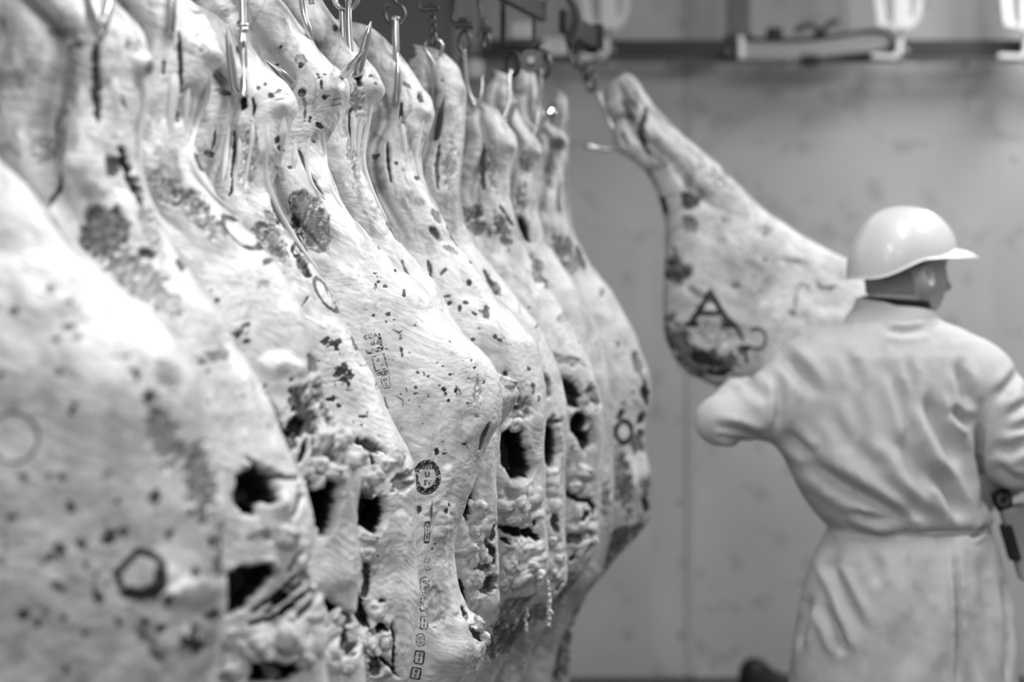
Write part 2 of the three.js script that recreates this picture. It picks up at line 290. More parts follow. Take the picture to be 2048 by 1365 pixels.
  const P = new Float32Array((NU + 1) * (NV + 1) * 3), UV = new Float32Array((NU + 1) * (NV + 1) * 2), base = (q, v) => { const [r, w, t] = rowAt(v), th = thOf(q); return [r - w / 2 + w / 2 * Math.sin(th), -ev(v), t * se(Math.cos(th), .75)]; };
  for (let j = 0; j <= NV; j++) for (let i = 0; i <= NU; i++) {
    const q = qU(i), v = vV(j), k = j * (NU + 1) + i, p = base(q, v), e = 1e-3, a = base(q + e, v), b = base(q - e, v), c = base(q, Math.min(1, v + e * 3)), o = base(q, Math.max(0, v - e * 3));
    const ux = a[0] - b[0], uy = a[1] - b[1], uz = a[2] - b[2], vx = c[0] - o[0], vy = c[1] - o[1], vz = c[2] - o[2];
    let nx = vy * uz - vz * uy, ny = vz * ux - vx * uz, nz = vx * uy - vy * ux; const L = Math.hypot(nx, ny, nz) || 1; nx /= L; ny /= L; nz /= L;
    const h = -p[1], leg = 1 - sst(.18, .34, h), arc = p[0] - p[2] * .9 + sd;
    let D = disp[k] + .024 * (fb2(arc * 7, h * 7 + sd, 3) - .5) + .010 * (fb2(arc * 22, h * 20, 3) - .5) + leg * .008 * (fb2(arc * 20, h * 9 + sd * 2, 2) - .5);
    D *= sst(0, .03, v) * sst(0, .02, 1 - v);
    let zl = 0; if (leg > 0 && Math.abs(thOf(q)) < Math.PI / 2) { // round shank along the edge, cleft, flatter tendon web beside it
      const [r, w] = rowAt(v), e = (r - p[0]) + .03 * (fb2(h * 7 + sd * 5, sd * 3, 2) - .5), dm = (c0, rr) => Math.sqrt(Math.max(0, 1 - ((e - c0) / rr) ** 2)), sc = Math.min(1, w / .2);
      zl = leg * sc * (.036 * dm(.048 * sc, .05 * sc) + .022 * (e > .15 * sc ? Math.exp(-(e - .15 * sc) / .25) : dm(.15 * sc, .035 * sc)) - .012 * Math.exp(-(((e - .107 * sc) / .009) ** 2))) * sst(0, .06, v);
    }
    const fade = 1 - .85 * sst(.25, .42, Math.abs(thOf(q)) / Math.PI) * (disp[k] < -.004 ? 0 : 1) * .5;
    P[3 * k] = p[0] + nx * D * fade; P[3 * k + 1] = p[1] + ny * D * fade; P[3 * k + 2] = p[2] + nz * D * fade + zl; UV[2 * k] = q; UV[2 * k + 1] = v;
  }
  const idx = []; for (let j = 0; j < NV; j++) for (let i = 0; i < NU; i++) { const a = j * (NU + 1) + i, b = a + NU + 1; idx.push(a, b, a + 1, a + 1, b, b + 1); }
  const geo = new THREE.BufferGeometry(); geo.setAttribute('position', new THREE.BufferAttribute(P, 3)); geo.setAttribute('uv', new THREE.BufferAttribute(UV, 2)); geo.setIndex(idx); geo.computeVertexNormals();
  // colour and fine relief
  const [TW, TH] = size, col = new Float32Array(TW * TH), rel = new Float32Array(TW * TH);
  for (let j = 0; j < TH; j++) {
    const v = (j + .5) / TH, h = ev(v), leg = 1 - sst(.2, .42, h), [rr, ww, tt] = rowAt(v);
    for (let i = 0; i < TW; i++) {
      const q = (i + .5) / TW, th = thOf(q), a = rr - ww / 2 + ww / 2 * Math.sin(th) - .9 * tt * se(Math.cos(th), .75) + sd * 1.7, k = j * TW + i, wob = fb2(a * 9, h * 9 + sd, 2);
      const fine = fb2(a * 120 + wob * 6, h * 130 + wob * 9, 3), fib = fb2(a * 55 + h * 25 + wob * 10, h * 150 - a * 30 + wob * 6, 2), str = fb2(a * 34 + wob * 7, h * 12 + sd, 3), blot = fb2(a * 10 + 3, h * 10 + sd, 4), b2 = fb2(a * 34 + 7, h * 30 - sd, 3);
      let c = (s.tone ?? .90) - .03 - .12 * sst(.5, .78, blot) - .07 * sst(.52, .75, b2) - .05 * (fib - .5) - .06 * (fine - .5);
      c -= leg * (.16 * sst(.55, .8, str) + .12 * sst(.55, .8, b2));
      const vein = Math.abs(fb2(a * 40 + wob * 4, h * 40 + wob * 4, 2) - .5); if (vein < .012) c -= .13 * sst(.52, .62, fb2(a * 13 + 40, h * 13, 2)) * (1 - vein / .012);
      col[k] = c; rel[k] = .5 + .32 * (fib - .5) + .3 * (fine - .5) + leg * .2 * (str - .5);
    }
  }
  run(TW, TH, (i) => (i + .5) / TW, (j) => (j + .5) / TH, (f, k, X, Y) => {
    if (f.ink) { const [u, w] = f.uv(X, Y); if (u < 0 || w < 0 || u > 1 || w > 1) return; const a = f.ink(u, w) * sst(.62 - .45 * f.str, .8 - .45 * f.str, fb2(X * .4 + sd, Y * .4, 3)) * (.6 + .4 * f.str); col[k] = mix(col[k], .1, a); return; }
    const q = f.sd(X, Y) + jn(X, Y, f.jit);
    if (f.lumps) return;
    if (f.ring) { const a = sst(f.ring, f.ring * .4, Math.abs(q)); col[k] = mix(col[k], f.col, a); return; }
    if (f.col === undefined || f.col === null) return;
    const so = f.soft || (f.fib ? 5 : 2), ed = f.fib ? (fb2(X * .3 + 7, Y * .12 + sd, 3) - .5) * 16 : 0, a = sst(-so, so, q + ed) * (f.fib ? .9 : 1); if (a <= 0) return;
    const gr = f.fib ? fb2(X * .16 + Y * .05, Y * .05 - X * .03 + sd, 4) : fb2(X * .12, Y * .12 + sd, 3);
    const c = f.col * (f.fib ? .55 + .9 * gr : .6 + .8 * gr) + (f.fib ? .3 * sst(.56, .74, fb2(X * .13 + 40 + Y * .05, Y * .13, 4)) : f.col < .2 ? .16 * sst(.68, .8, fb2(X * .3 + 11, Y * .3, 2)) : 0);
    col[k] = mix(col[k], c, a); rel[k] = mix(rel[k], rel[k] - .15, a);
  });
  const bm = new THREE.MeshPhysicalMaterial({ map: texOf(col, TW, TH, true), bumpMap: texOf(rel, TW, TH, false), bumpScale: .0045, roughness: .46, clearcoat: .12, clearcoatRoughness: .35 });
  const body = part(g, 'flesh_body', geo, bm);
  // surface lookup for added pieces
  const surf = (x, y) => { const [lx, ly] = onF(x, y); let v = 0; { let a = 0, b = 1; for (let k = 0; k < 30; k++) { v = (a + b) / 2; ev(v) < ly ? a = v : b = v; } } const [r, w, t] = rowAt(v), sn = clamp((lx - r + w / 2) / (w / 2), -1, 1), th = Math.asin(sn), q = (th / Math.PI + .55) / 1.15 * .84; const k = clamp(Math.round(v * NV), 0, NV) * (NU + 1) + clamp(Math.round(q * NU), 0, NU); return new THREE.Vector3(lx, -ly, P[3 * k + 2]); };
  (s.lumps || []).forEach(([x, y, rx, ry, out = .4, dark], i) => {
    const o = part(g, 'fat_lump', lumpGeos[i % 4], dark ? meatM : fatM), p = surf(x, y), r = Math.min(rx, ry) * m; o.position.copy(p); o.position.z += r * (out - .55); o.scale.set(rx * m * .95, ry * m * .95, Math.min(rx, ry) * m * .75); o.rotation.z = i * .7;
  });
  (s.tendons || []).forEach(([pts, w]) => { const v = pts.map(([x, y]) => { const p = surf(x, y); p.z -= w * m * .2; return p; }); v[0].z -= w * m * .6; v[v.length - 1].z -= w * m * .6; part(g, 'tendon', bar(v, v.map((_, i) => w * m * (i === 0 || i === v.length - 1 ? .15 : .46 + .12 * Math.sin(i * 2.3))), 36, 12), tendonM); });
  (s.drips || []).forEach(([x, y, n, w]) => { let p = surf(x, y); const gs = []; for (let k = 0; k < n; k++) { const gg = lumpGeos[k % 4].clone(); const r = w * m * (.35 + .35 * rnd()); gg.scale(r, r * 1.5, r); gg.translate(p.x + (rnd() - .5) * w * m * .6, p.y - k * w * m * 1.05, p.z + .004); gs.push(gg); } part(g, 'fat_string', mergeGeometries(gs), fatM); });
  return g;
}

const far = (...p) => p;
// every carcass: distance, hook point, right outline, marks
carcass({ // nearest, leg out of the picture
  d: 2.75, hook: [60, -170], seed: 1.3, size: [1024, 2048], grid: [200, 420], end: 1.5, tone: .92,
  label: 'blurred pale carcass spattered with dark spots, octagonal stamp low on it',
  R: [[-330, -480], [-220, -400], [-90, -290], [-20, -220], [-15, -150], [-60, -50], [-85, 60], [-70, 180], [-20, 290], [0, 325], [40, 365], [75, 410], [105, 450], [140, 505], [193, 533], [233, 577], [273, 613], [350, 685], [395, 750], [425, 830], [442, 920], [456, 1005], [448, 1090], [456, 1190], [432, 1300], [420, 1365], [400, 1500], [360, 1700], [300, 2000]],
  W: [[-.4, .1], [0, .2], [.2, .24], [.35, .36], [.6, .55], [.9, .58], [1.2, .5], [1.6, .4]],
  feats: [
    ['ink', 282, 1148, 52, 56, 0, 'octagon'], ['ring', 40, 872, 46, 48, 0, 3],
    ['spots', [[88, 487, 7], [37, 621, 7], [138, 609, 7], [143, 655, 9, 6], [122, 677, 9], [163, 678, 11, 6], [100, 580, 6], [238, 719, 12, 8], [268, 750, 11], [295, 797, 11, 13], [155, 816, 8], [13, 752, 9], [128, 747, 7], [60, 951, 8], [131, 953, 8], [110, 948, 5], [217, 945, 8], [351, 925, 9], [153, 1012, 7, 10], [312, 995, 8, 16], [39, 1032, 10, 6], [172, 1085, 11, 7], [224, 1066, 10, 18], [238, 1056, 14, 7], [129, 1098, 8, 12], [112, 1110, 9], [344, 1072, 10, 8], [379, 1031, 9], [400, 1044, 7, 9], [415, 1096, 7, 9], [381, 1154, 7, 11], [121, 1167, 8], [135, 1174, 7], [222, 1163, 7], [202, 1195, 8], [58, 1224, 8], [86, 1245, 8], [136, 1230, 6], [102, 1220, 6], [177, 1264, 8], [333, 1202, 9], [241, 1240, 8, 11], [291, 1245, 9], [411, 1244, 10], [316, 1255, 8], [377, 1285, 20, 16], [384, 1296, 12], [15, 1115, 7], [180, 1125, 7], [240, 1000, 6], [136, 1335, 9], [96, 1120, 6], [300, 1290, 7]], .24],
    ['line', [[200, 1140], [194, 1190]], 7, .001, .4], ['ell', 20, 1100, 5, 40, 0, .001, .75],
    ['ell', 330, 760, 34, 20, 50, .002, .62], ['ell', 330, 880, 26, 60, -20, .004, .62], ['ell', 395, 960, 22, 70, -10, .004, .55], ['bump', 360, 1180, 60, 110, -10, .012], ['bump', 350, 1290, 60, 40, 0, .012], ['ell', 430, 1120, 10, 50, 5, .005, .4],
    ['ell', 300, 1300, 10, 50, -30, .006, .6], ['lumps', 380, 1260, 70, 100, .012, 60], ['bump', 240, 780, 140, 200, -35, .015],
  ],
});
carcass({
  d: 3.08, hook: [200, 70], seed: 2.1, size: [1024, 2048], grid: [220, 460], end: 1.3, tone: .91,
  label: 'carcass with an open dark belly cavity hung on a thick V shaped hook',
  R: [[60, -170], [150, -80], [215, -10], [253, 30], [277, 50], [292, 70], [297, 110], [295, 140], [284, 170], [280, 205], [268, 260], [268, 320], [285, 385], [313, 440], [340, 490], [367, 533], [400, 580], [430, 605], [447, 633], [467, 690], [487, 720], [510, 753], [540, 817], [550, 855], [576, 911], [598, 955], [610, 980], [620, 1023], [630, 1090], [640, 1150], [646, 1200], [652, 1300], [657, 1365], [655, 1500], [600, 1800]],
  W: [[-.4, .34], [-.1, .44], [.1, .44], [.3, .46], [.5, .5], [.8, .5], [1.3, .4]],
  feats: [
    ['bump', 274, 120, 24, 45, -15, .02],
    ['ell', 205, 465, 42, 50, 10, .012, .36, 14, 1], ['ell', 288, 462, 13, 44, -22, .006, .45, 4, 1], ['ell', 288, 508, 17, 11, 10, .006, .28, 3],
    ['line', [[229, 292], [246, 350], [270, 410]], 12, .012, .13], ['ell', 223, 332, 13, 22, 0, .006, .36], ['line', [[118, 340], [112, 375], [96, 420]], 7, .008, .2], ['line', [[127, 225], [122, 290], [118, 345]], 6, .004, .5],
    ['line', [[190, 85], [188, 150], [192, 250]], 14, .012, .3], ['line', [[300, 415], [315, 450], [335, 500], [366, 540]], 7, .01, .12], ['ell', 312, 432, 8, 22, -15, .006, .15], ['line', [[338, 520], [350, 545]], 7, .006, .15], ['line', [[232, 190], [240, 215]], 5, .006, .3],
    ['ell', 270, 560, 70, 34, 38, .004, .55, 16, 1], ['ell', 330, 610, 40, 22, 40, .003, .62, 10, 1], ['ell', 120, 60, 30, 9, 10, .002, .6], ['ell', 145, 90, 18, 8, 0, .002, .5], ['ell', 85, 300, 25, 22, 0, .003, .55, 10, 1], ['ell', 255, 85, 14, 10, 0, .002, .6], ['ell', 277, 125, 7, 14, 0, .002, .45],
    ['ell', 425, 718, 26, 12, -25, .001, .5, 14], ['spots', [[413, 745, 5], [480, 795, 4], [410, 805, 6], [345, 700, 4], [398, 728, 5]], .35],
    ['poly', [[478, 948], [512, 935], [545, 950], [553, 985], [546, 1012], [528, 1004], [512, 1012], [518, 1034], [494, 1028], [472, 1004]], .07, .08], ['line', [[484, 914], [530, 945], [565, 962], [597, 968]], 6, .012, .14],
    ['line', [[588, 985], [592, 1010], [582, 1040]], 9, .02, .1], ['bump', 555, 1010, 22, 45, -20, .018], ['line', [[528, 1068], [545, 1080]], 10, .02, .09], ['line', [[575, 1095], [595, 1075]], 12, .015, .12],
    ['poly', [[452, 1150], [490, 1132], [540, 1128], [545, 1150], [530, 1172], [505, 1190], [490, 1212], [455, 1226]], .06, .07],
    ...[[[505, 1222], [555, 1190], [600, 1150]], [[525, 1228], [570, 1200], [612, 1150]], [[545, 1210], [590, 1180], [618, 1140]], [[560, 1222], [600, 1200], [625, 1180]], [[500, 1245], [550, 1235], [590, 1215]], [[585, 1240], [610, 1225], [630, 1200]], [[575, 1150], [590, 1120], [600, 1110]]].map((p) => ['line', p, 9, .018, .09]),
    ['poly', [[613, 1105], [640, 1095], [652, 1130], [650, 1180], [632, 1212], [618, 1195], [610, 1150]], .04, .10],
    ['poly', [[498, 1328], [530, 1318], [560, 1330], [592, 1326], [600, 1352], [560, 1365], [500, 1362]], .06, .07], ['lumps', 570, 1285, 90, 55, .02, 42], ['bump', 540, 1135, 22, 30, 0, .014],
  ],
  lumps: [[560, 1075, 36, 30, .2], [535, 1140, 17, 24, .5], [597, 1132, 15, 14, .5], [522, 1292, 30, 24, .5], [578, 1275, 34, 34, .4], [622, 1290, 24, 40, .2], [465, 1270, 26, 18, .3], [470, 1330, 28, 30, .2], [540, 1360, 30, 16, .2], [605, 1325, 22, 20, .4], [505, 1060, 30, 22, 0]],
  tendons: [[[[258, 100], [262, 190], [255, 290], [262, 370], [300, 450], [345, 515]], 16], [[[205, 90], [222, 180], [228, 280]], 20], [[[170, 90], [160, 200], [150, 300]], 22]],
});
carcass({
  d: 3.38, hook: [338, 75], seed: 3.7, size: [1024, 2048], grid: [220, 460], end: 1.3, tone: .91,
  label: 'carcass with a slanting oval ink stamp on its shank and ragged dark flank meat',
  R: [[240, -150], [310, -80], [380, 0], [417, 43], [437, 77], [442, 100], [434, 133], [423, 165], [405, 195], [386, 240], [388, 293], [410, 350], [433, 390], [463, 428], [517, 477], [533, 500], [567, 543], [587, 587], [607, 627], [618, 677], [624, 707], [632, 733], [647, 767], [655, 800], [677, 855], [699, 874], [717, 904], [724, 955], [721, 985], [715, 1035], [718, 1091], [720, 1147], [708, 1175], [705, 1248], [712, 1290], [725, 1315], [728, 1365], [710, 1500], [640, 1760]],
  feats: [
    ['bump', 420, 105, 22, 40, -15, .02],
    ['ring', 478, 462, 44, 14, 42, 3.2], ['ell', 400, 430, 60, 20, 42, .004, .5, 14, 1], ['ell', 385, 400, 42, 14, 40, .003, .55, 10, 1], ['ell', 330, 380, 40, 20, 50, .003, .6, 10, 1],
    ['line', [[375, 303], [388, 325], [397, 347]], 7, .006, .22], ['line', [[358, 65], [361, 120], [360, 185]], 7, .01, .2], ['line', [[346, 210], [348, 245]], 8, .008, .25], ['line', [[328, 120], [326, 150]], 6, .006, .35], ['line', [[258, 250], [250, 285]], 4, .004, .3], ['line', [[270, 290], [273, 325]], 5, .005, .35],
    ['ell', 398, 68, 6, 8, 0, .002, .3], ['ell', 400, 90, 5, 9, 0, .002, .35], ['ell', 380, 10, 8, 4, 0, .001, .5], ['ell', 420, 60, 20, 34, 20, 0, .86],
    ['spots', [[480, 664, 11, 6], [494, 684, 5], [498, 649, 5], [529, 522, 6, 9], [437, 600, 4], [425, 580, 4], [560, 580, 4]], .25], ['ell', 524, 571, 10, 8, 0, .001, .62],
    ['bump', 552, 730, 42, 34, -20, .016], ['bump', 590, 740, 22, 26, -20, .01], ['ell', 615, 735, 10, 20, -20, .004, .35],
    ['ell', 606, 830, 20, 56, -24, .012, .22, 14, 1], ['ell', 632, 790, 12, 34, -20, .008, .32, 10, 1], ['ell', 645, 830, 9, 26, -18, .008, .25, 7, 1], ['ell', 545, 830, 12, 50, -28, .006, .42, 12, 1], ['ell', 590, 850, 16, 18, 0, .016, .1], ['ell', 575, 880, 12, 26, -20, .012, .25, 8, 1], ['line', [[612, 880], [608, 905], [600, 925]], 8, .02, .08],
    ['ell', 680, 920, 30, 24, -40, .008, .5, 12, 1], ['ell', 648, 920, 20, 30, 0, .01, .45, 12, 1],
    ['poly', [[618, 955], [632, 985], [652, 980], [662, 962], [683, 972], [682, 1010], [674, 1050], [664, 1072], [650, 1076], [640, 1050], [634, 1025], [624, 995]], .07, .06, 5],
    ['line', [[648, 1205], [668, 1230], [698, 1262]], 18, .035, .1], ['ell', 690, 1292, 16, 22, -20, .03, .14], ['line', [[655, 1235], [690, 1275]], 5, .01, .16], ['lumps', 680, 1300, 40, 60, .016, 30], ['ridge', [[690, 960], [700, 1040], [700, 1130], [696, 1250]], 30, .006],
  ],
  lumps: [[660, 945, 24, 18, .6], [640, 930, 16, 20, .5], [700, 925, 22, 28, .3], [662, 1245, 16, 22, .2], [665, 1310, 18, 20, .4], [690, 1340, 20, 20, .4], [645, 880, 26, 22, .3], [675, 880, 22, 26, .3]],
  tendons: [[[[400, 95], [398, 170], [376, 240], [372, 310], [400, 370], [455, 425]], 15], [[[342, 90], [345, 170], [338, 260], [340, 330]], 22], [[[370, 100], [366, 200], [360, 280]], 14]],
});
carcass({
  d: 3.7, hook: [485, 192], seed: 4.2, size: [1024, 2048], grid: [230, 480], end: 1.3, tone: .92,
  label: 'carcass with a narrow oval stamp just below two black slits along its edge',
  R: [[300, -60], [393, 13], [423, 27], [450, 47], [473, 68], [493, 83], [533, 127], [573, 167], [588, 192], [588, 225], [584, 250], [578, 285], [566, 320], [552, 350], [546, 378], [567, 427], [582, 477], [614, 520], [642, 553], [664, 585], [675, 615], [681, 635], [702, 660], [718, 690], [734, 727], [753, 753], [762, 777], [770, 807], [783, 837], [793, 857], [811, 892], [826, 930], [832, 986], [827, 1023], [828, 1072], [834, 1147], [841, 1192], [834, 1248], [823, 1322], [816, 1365], [790, 1500], [700, 1740]],
  feats: [
    ['bump', 562, 205, 28, 34, -15, .02],
    ['ring', 645, 592, 37, 12, 56, 2.6], ['line', [[640, 568], [647, 582], [650, 592]], 3, .0005, .35], ['spots', [[658, 592, 2], [664, 606, 2.5], [646, 580, 2]], .3],
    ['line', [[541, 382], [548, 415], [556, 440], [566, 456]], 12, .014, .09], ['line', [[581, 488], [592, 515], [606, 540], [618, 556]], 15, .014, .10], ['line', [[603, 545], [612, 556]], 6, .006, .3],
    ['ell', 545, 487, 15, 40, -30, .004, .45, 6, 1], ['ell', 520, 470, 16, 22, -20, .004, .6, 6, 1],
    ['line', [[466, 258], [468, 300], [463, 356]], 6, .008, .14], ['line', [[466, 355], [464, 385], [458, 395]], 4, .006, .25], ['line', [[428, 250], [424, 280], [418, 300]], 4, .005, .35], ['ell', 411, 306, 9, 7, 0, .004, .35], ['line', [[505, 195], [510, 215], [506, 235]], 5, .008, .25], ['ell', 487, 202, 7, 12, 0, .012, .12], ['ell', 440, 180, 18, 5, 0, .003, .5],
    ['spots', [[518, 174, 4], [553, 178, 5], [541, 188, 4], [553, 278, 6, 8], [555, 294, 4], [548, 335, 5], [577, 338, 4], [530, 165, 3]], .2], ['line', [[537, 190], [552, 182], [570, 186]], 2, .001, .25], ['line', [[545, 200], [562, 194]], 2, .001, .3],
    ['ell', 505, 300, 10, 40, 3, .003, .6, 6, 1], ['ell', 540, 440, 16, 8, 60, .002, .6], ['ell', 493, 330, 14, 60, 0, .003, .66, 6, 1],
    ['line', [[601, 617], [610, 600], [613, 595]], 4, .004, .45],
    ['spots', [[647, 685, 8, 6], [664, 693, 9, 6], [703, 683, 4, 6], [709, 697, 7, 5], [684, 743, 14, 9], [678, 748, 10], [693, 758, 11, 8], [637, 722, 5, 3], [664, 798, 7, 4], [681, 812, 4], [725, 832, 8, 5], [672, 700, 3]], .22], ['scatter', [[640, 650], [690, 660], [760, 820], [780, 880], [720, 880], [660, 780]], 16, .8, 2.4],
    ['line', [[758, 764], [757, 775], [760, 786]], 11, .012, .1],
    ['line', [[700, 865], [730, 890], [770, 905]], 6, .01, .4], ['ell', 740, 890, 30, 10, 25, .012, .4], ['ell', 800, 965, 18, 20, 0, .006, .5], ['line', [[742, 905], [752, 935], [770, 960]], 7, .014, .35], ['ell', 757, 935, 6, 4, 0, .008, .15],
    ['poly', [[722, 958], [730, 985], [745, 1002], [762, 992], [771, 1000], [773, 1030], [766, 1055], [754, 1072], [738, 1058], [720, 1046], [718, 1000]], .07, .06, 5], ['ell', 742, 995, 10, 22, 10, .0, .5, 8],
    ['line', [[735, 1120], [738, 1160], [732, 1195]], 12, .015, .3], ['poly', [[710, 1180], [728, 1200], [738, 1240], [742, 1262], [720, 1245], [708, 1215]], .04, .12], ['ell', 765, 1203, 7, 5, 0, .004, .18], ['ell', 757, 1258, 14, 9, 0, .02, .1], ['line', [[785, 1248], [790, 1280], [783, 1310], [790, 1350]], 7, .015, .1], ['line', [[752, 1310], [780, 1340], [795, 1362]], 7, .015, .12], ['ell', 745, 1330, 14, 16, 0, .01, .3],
    ['ridge', [[800, 1040], [806, 1140], [812, 1240], [800, 1365]], 40, .008], ['lumps', 755, 1290, 40, 80, .016, 26], ['lumps', 750, 1090, 30, 60, .008, 30], ['spots', [[722, 1140, 3], [758, 1112, 4], [830, 1010, 4, 8]], .3],
  ],
  lumps: [[738, 1075, 20, 10, .5], [735, 1108, 16, 18, .3], [770, 1290, 16, 12, .6], [745, 1296, 18, 13, .5], [738, 1262, 14, 14, .3], [790, 915, 20, 24, .2], [770, 930, 16, 18, .3], [745, 950, 22, 22, .1], [720, 1330, 18, 26, .2], [722, 1285, 14, 14, .3]],
  tendons: [[[[530, 215], [532, 280], [528, 340], [540, 400], [575, 470], [625, 538]], 13], [[[500, 215], [504, 270], [495, 330], [485, 390]], 12], [[[452, 230], [450, 300], [446, 360], [440, 400]], 16], [[[480, 225], [478, 300], [474, 370]], 10], [[[562, 215], [560, 260], [552, 310]], 16]],
});
carcass({
  d: 4.0, hook: [600, 180], seed: 5.9, size: [1024, 2048], grid: [260, 560], end: 1.3, tone: .93,
  label: 'smooth white carcass with a round ink stamp above a column of small square stamps',
  R: [[440, -90], [500, -50], [567, 10], [607, 63], [640, 100], [683, 143], [698, 163], [700, 177], [694, 197], [687, 227], [668, 262], [650, 290], [648, 320], [663, 360], [677, 400], [700, 432], [733, 465], [760, 497], [785, 523], [817, 550], [833, 563], [863, 593], [877, 623], [907, 650], [930, 670], [957, 693], [983, 720], [994, 743], [1002, 773], [1004, 810], [1000, 845], [987, 862], [976, 880], [961, 915], [949, 952], [931, 997], [920, 1042], [912, 1109], [920, 1184], [936, 1221], [958, 1240], [972, 1285], [970, 1307], [961, 1337], [944, 1375], [915, 1460], [830, 1700]],
  feats: [
    ['bump', 670, 178, 32, 36, -15, .02],
    ['ink', 853, 953, 28, 36, 2, 'oval', .8], ['ink', 754, 708, 19, 46, -14, 'ladder', .62], ['ink', 774, 762, 10, 15, -12, 'outline', .7], ['line', [[771, 792], [776, 812], [780, 815]], 3, .0005, .35],
    ['ink', 853, 1065, 6, 24, 0, 'cellMark', .8], ['ink', 856, 1130, 7, 14, -12, 'outline', .5], ['ink', 851, 1172, 10, 18, 0, 'outline', .7], ['ink', 850, 1210, 9, 15, 4, 'cellMark', .75], ['ink', 850, 1246, 9, 14, 4, 'cellMark', .85], ['ink', 842, 1280, 9, 14, 0, 'outline', .7], ['ink', 839, 1314, 11, 14, 8, 'cellMark', .9], ['ink', 832, 1346, 11, 13, 10, 'cellMark', .95],
    ['poly', [[584, 388], [606, 378], [634, 396], [652, 424], [662, 462], [656, 500], [632, 508], [612, 488], [596, 456], [580, 415]], .006, .46, 6, 1], ['line', [[592, 470], [606, 500], [614, 505]], 8, .008, .2], ['ell', 590, 440, 8, 26, -15, .006, .22, 6, 1],
    ['line', [[699, 431], [722, 448], [742, 474], [757, 497]], 8, .007, .2], ['line', [[653, 338], [668, 375], [680, 405]], 7, .006, .35], ['line', [[598, 300], [622, 350], [650, 400]], 5, .005, .4],
    ['ell', 603, 186, 8, 7, 0, .008, .35, 2], ['line', [[606, 195], [611, 220], [609, 245]], 5, .005, .5], ['ell', 600, 120, 14, 12, 0, .002, .62],
    ['spots', [[646, 193, 5, 4], [641, 165, 3, 5], [638, 155, 4], [634, 150, 3], [648, 148, 3], [560, 93, 3], [551, 126, 3], [600, 132, 4], [620, 237, 4, 6], [638, 250, 5], [685, 250, 3, 6]], .18], ['line', [[640, 165], [641, 178]], 3, .001, .2], ['line', [[660, 210], [676, 203]], 2, .0006, .4], ['line', [[655, 200], [672, 192]], 1.6, .0006, .5], ['line', [[668, 323], [668, 330]], 4, .001, .3], ['spots', [[669, 322, 4, 2], [693, 325, 4, 2], [700, 310, 2], [577, 336, 5, 4], [625, 282, 3]], .3],
    ['scatter', [[720, 530], [800, 540], [900, 680], [985, 760], [960, 880], [880, 910], [800, 850], [740, 660]], 46, .9, 3.0], ['spots', [[774, 572, 4], [756, 562, 3], [808, 590, 3, 7], [774, 628, 5, 3], [749, 632, 4, 2], [805, 698, 3, 9], [833, 786, 5], [890, 777, 5, 3], [913, 780, 3, 6], [906, 748, 5, 3], [880, 770, 2], [898, 800, 2], [874, 902, 4, 8], [838, 745, 3], [875, 725, 3]], .2],
    ['line', [[786, 658], [800, 665], [806, 660]], 2, .0005, .35], ['line', [[795, 790], [808, 800], [808, 812]], 1.8, .0005, .4], ['line', [[863, 1000], [860, 1020], [862, 1045]], 2.5, .002, .45],
    ['ell', 956, 800, 8, 40, 0, .002, .72, 4, 1], ['bump', 930, 800, 40, 70, -10, .006], ['line', [[980, 850], [966, 880], [958, 905]], 6, .006, .4],
    ['lumps', 875, 1040, 34, 50, .008, 18], ['ridge', [[895, 940], [886, 1000], [884, 1080], [890, 1160], [905, 1230]], 26, .008], ['ell', 872, 1215, 24, 42, -10, .004, .72, 5], ['bump', 900, 1310, 52, 50, 20, .014], ['bump', 870, 1232, 10, 13, 0, .005],
    ['line', [[922, 1222], [934, 1246], [942, 1254]], 8, .01, .14], ['line', [[938, 1256], [950, 1276], [966, 1294]], 11, .01, .2], ['line', [[915, 1155], [920, 1180]], 5, .006, .2], ['ell', 948, 1250, 8, 18, -30, .0, .9], ['spots', [[838, 1020, 3, 7], [870, 1090, 3], [866, 1100, 2], [885, 1020, 4, 5], [892, 1010, 3]], .25],
  ],
  lumps: [[955, 1262, 14, 18, .3], [966, 1290, 12, 20, .2], [950, 1312, 22, 16, .2]],
  drips: [[952, 1340, 3, 4]],
  tendons: [[[[640, 250], [640, 300], [650, 350], [668, 400], [690, 430]], 12], [[[618, 262], [612, 320], [625, 370], [660, 410]], 10], [[[590, 262], [588, 320], [582, 370]], 14]],
});
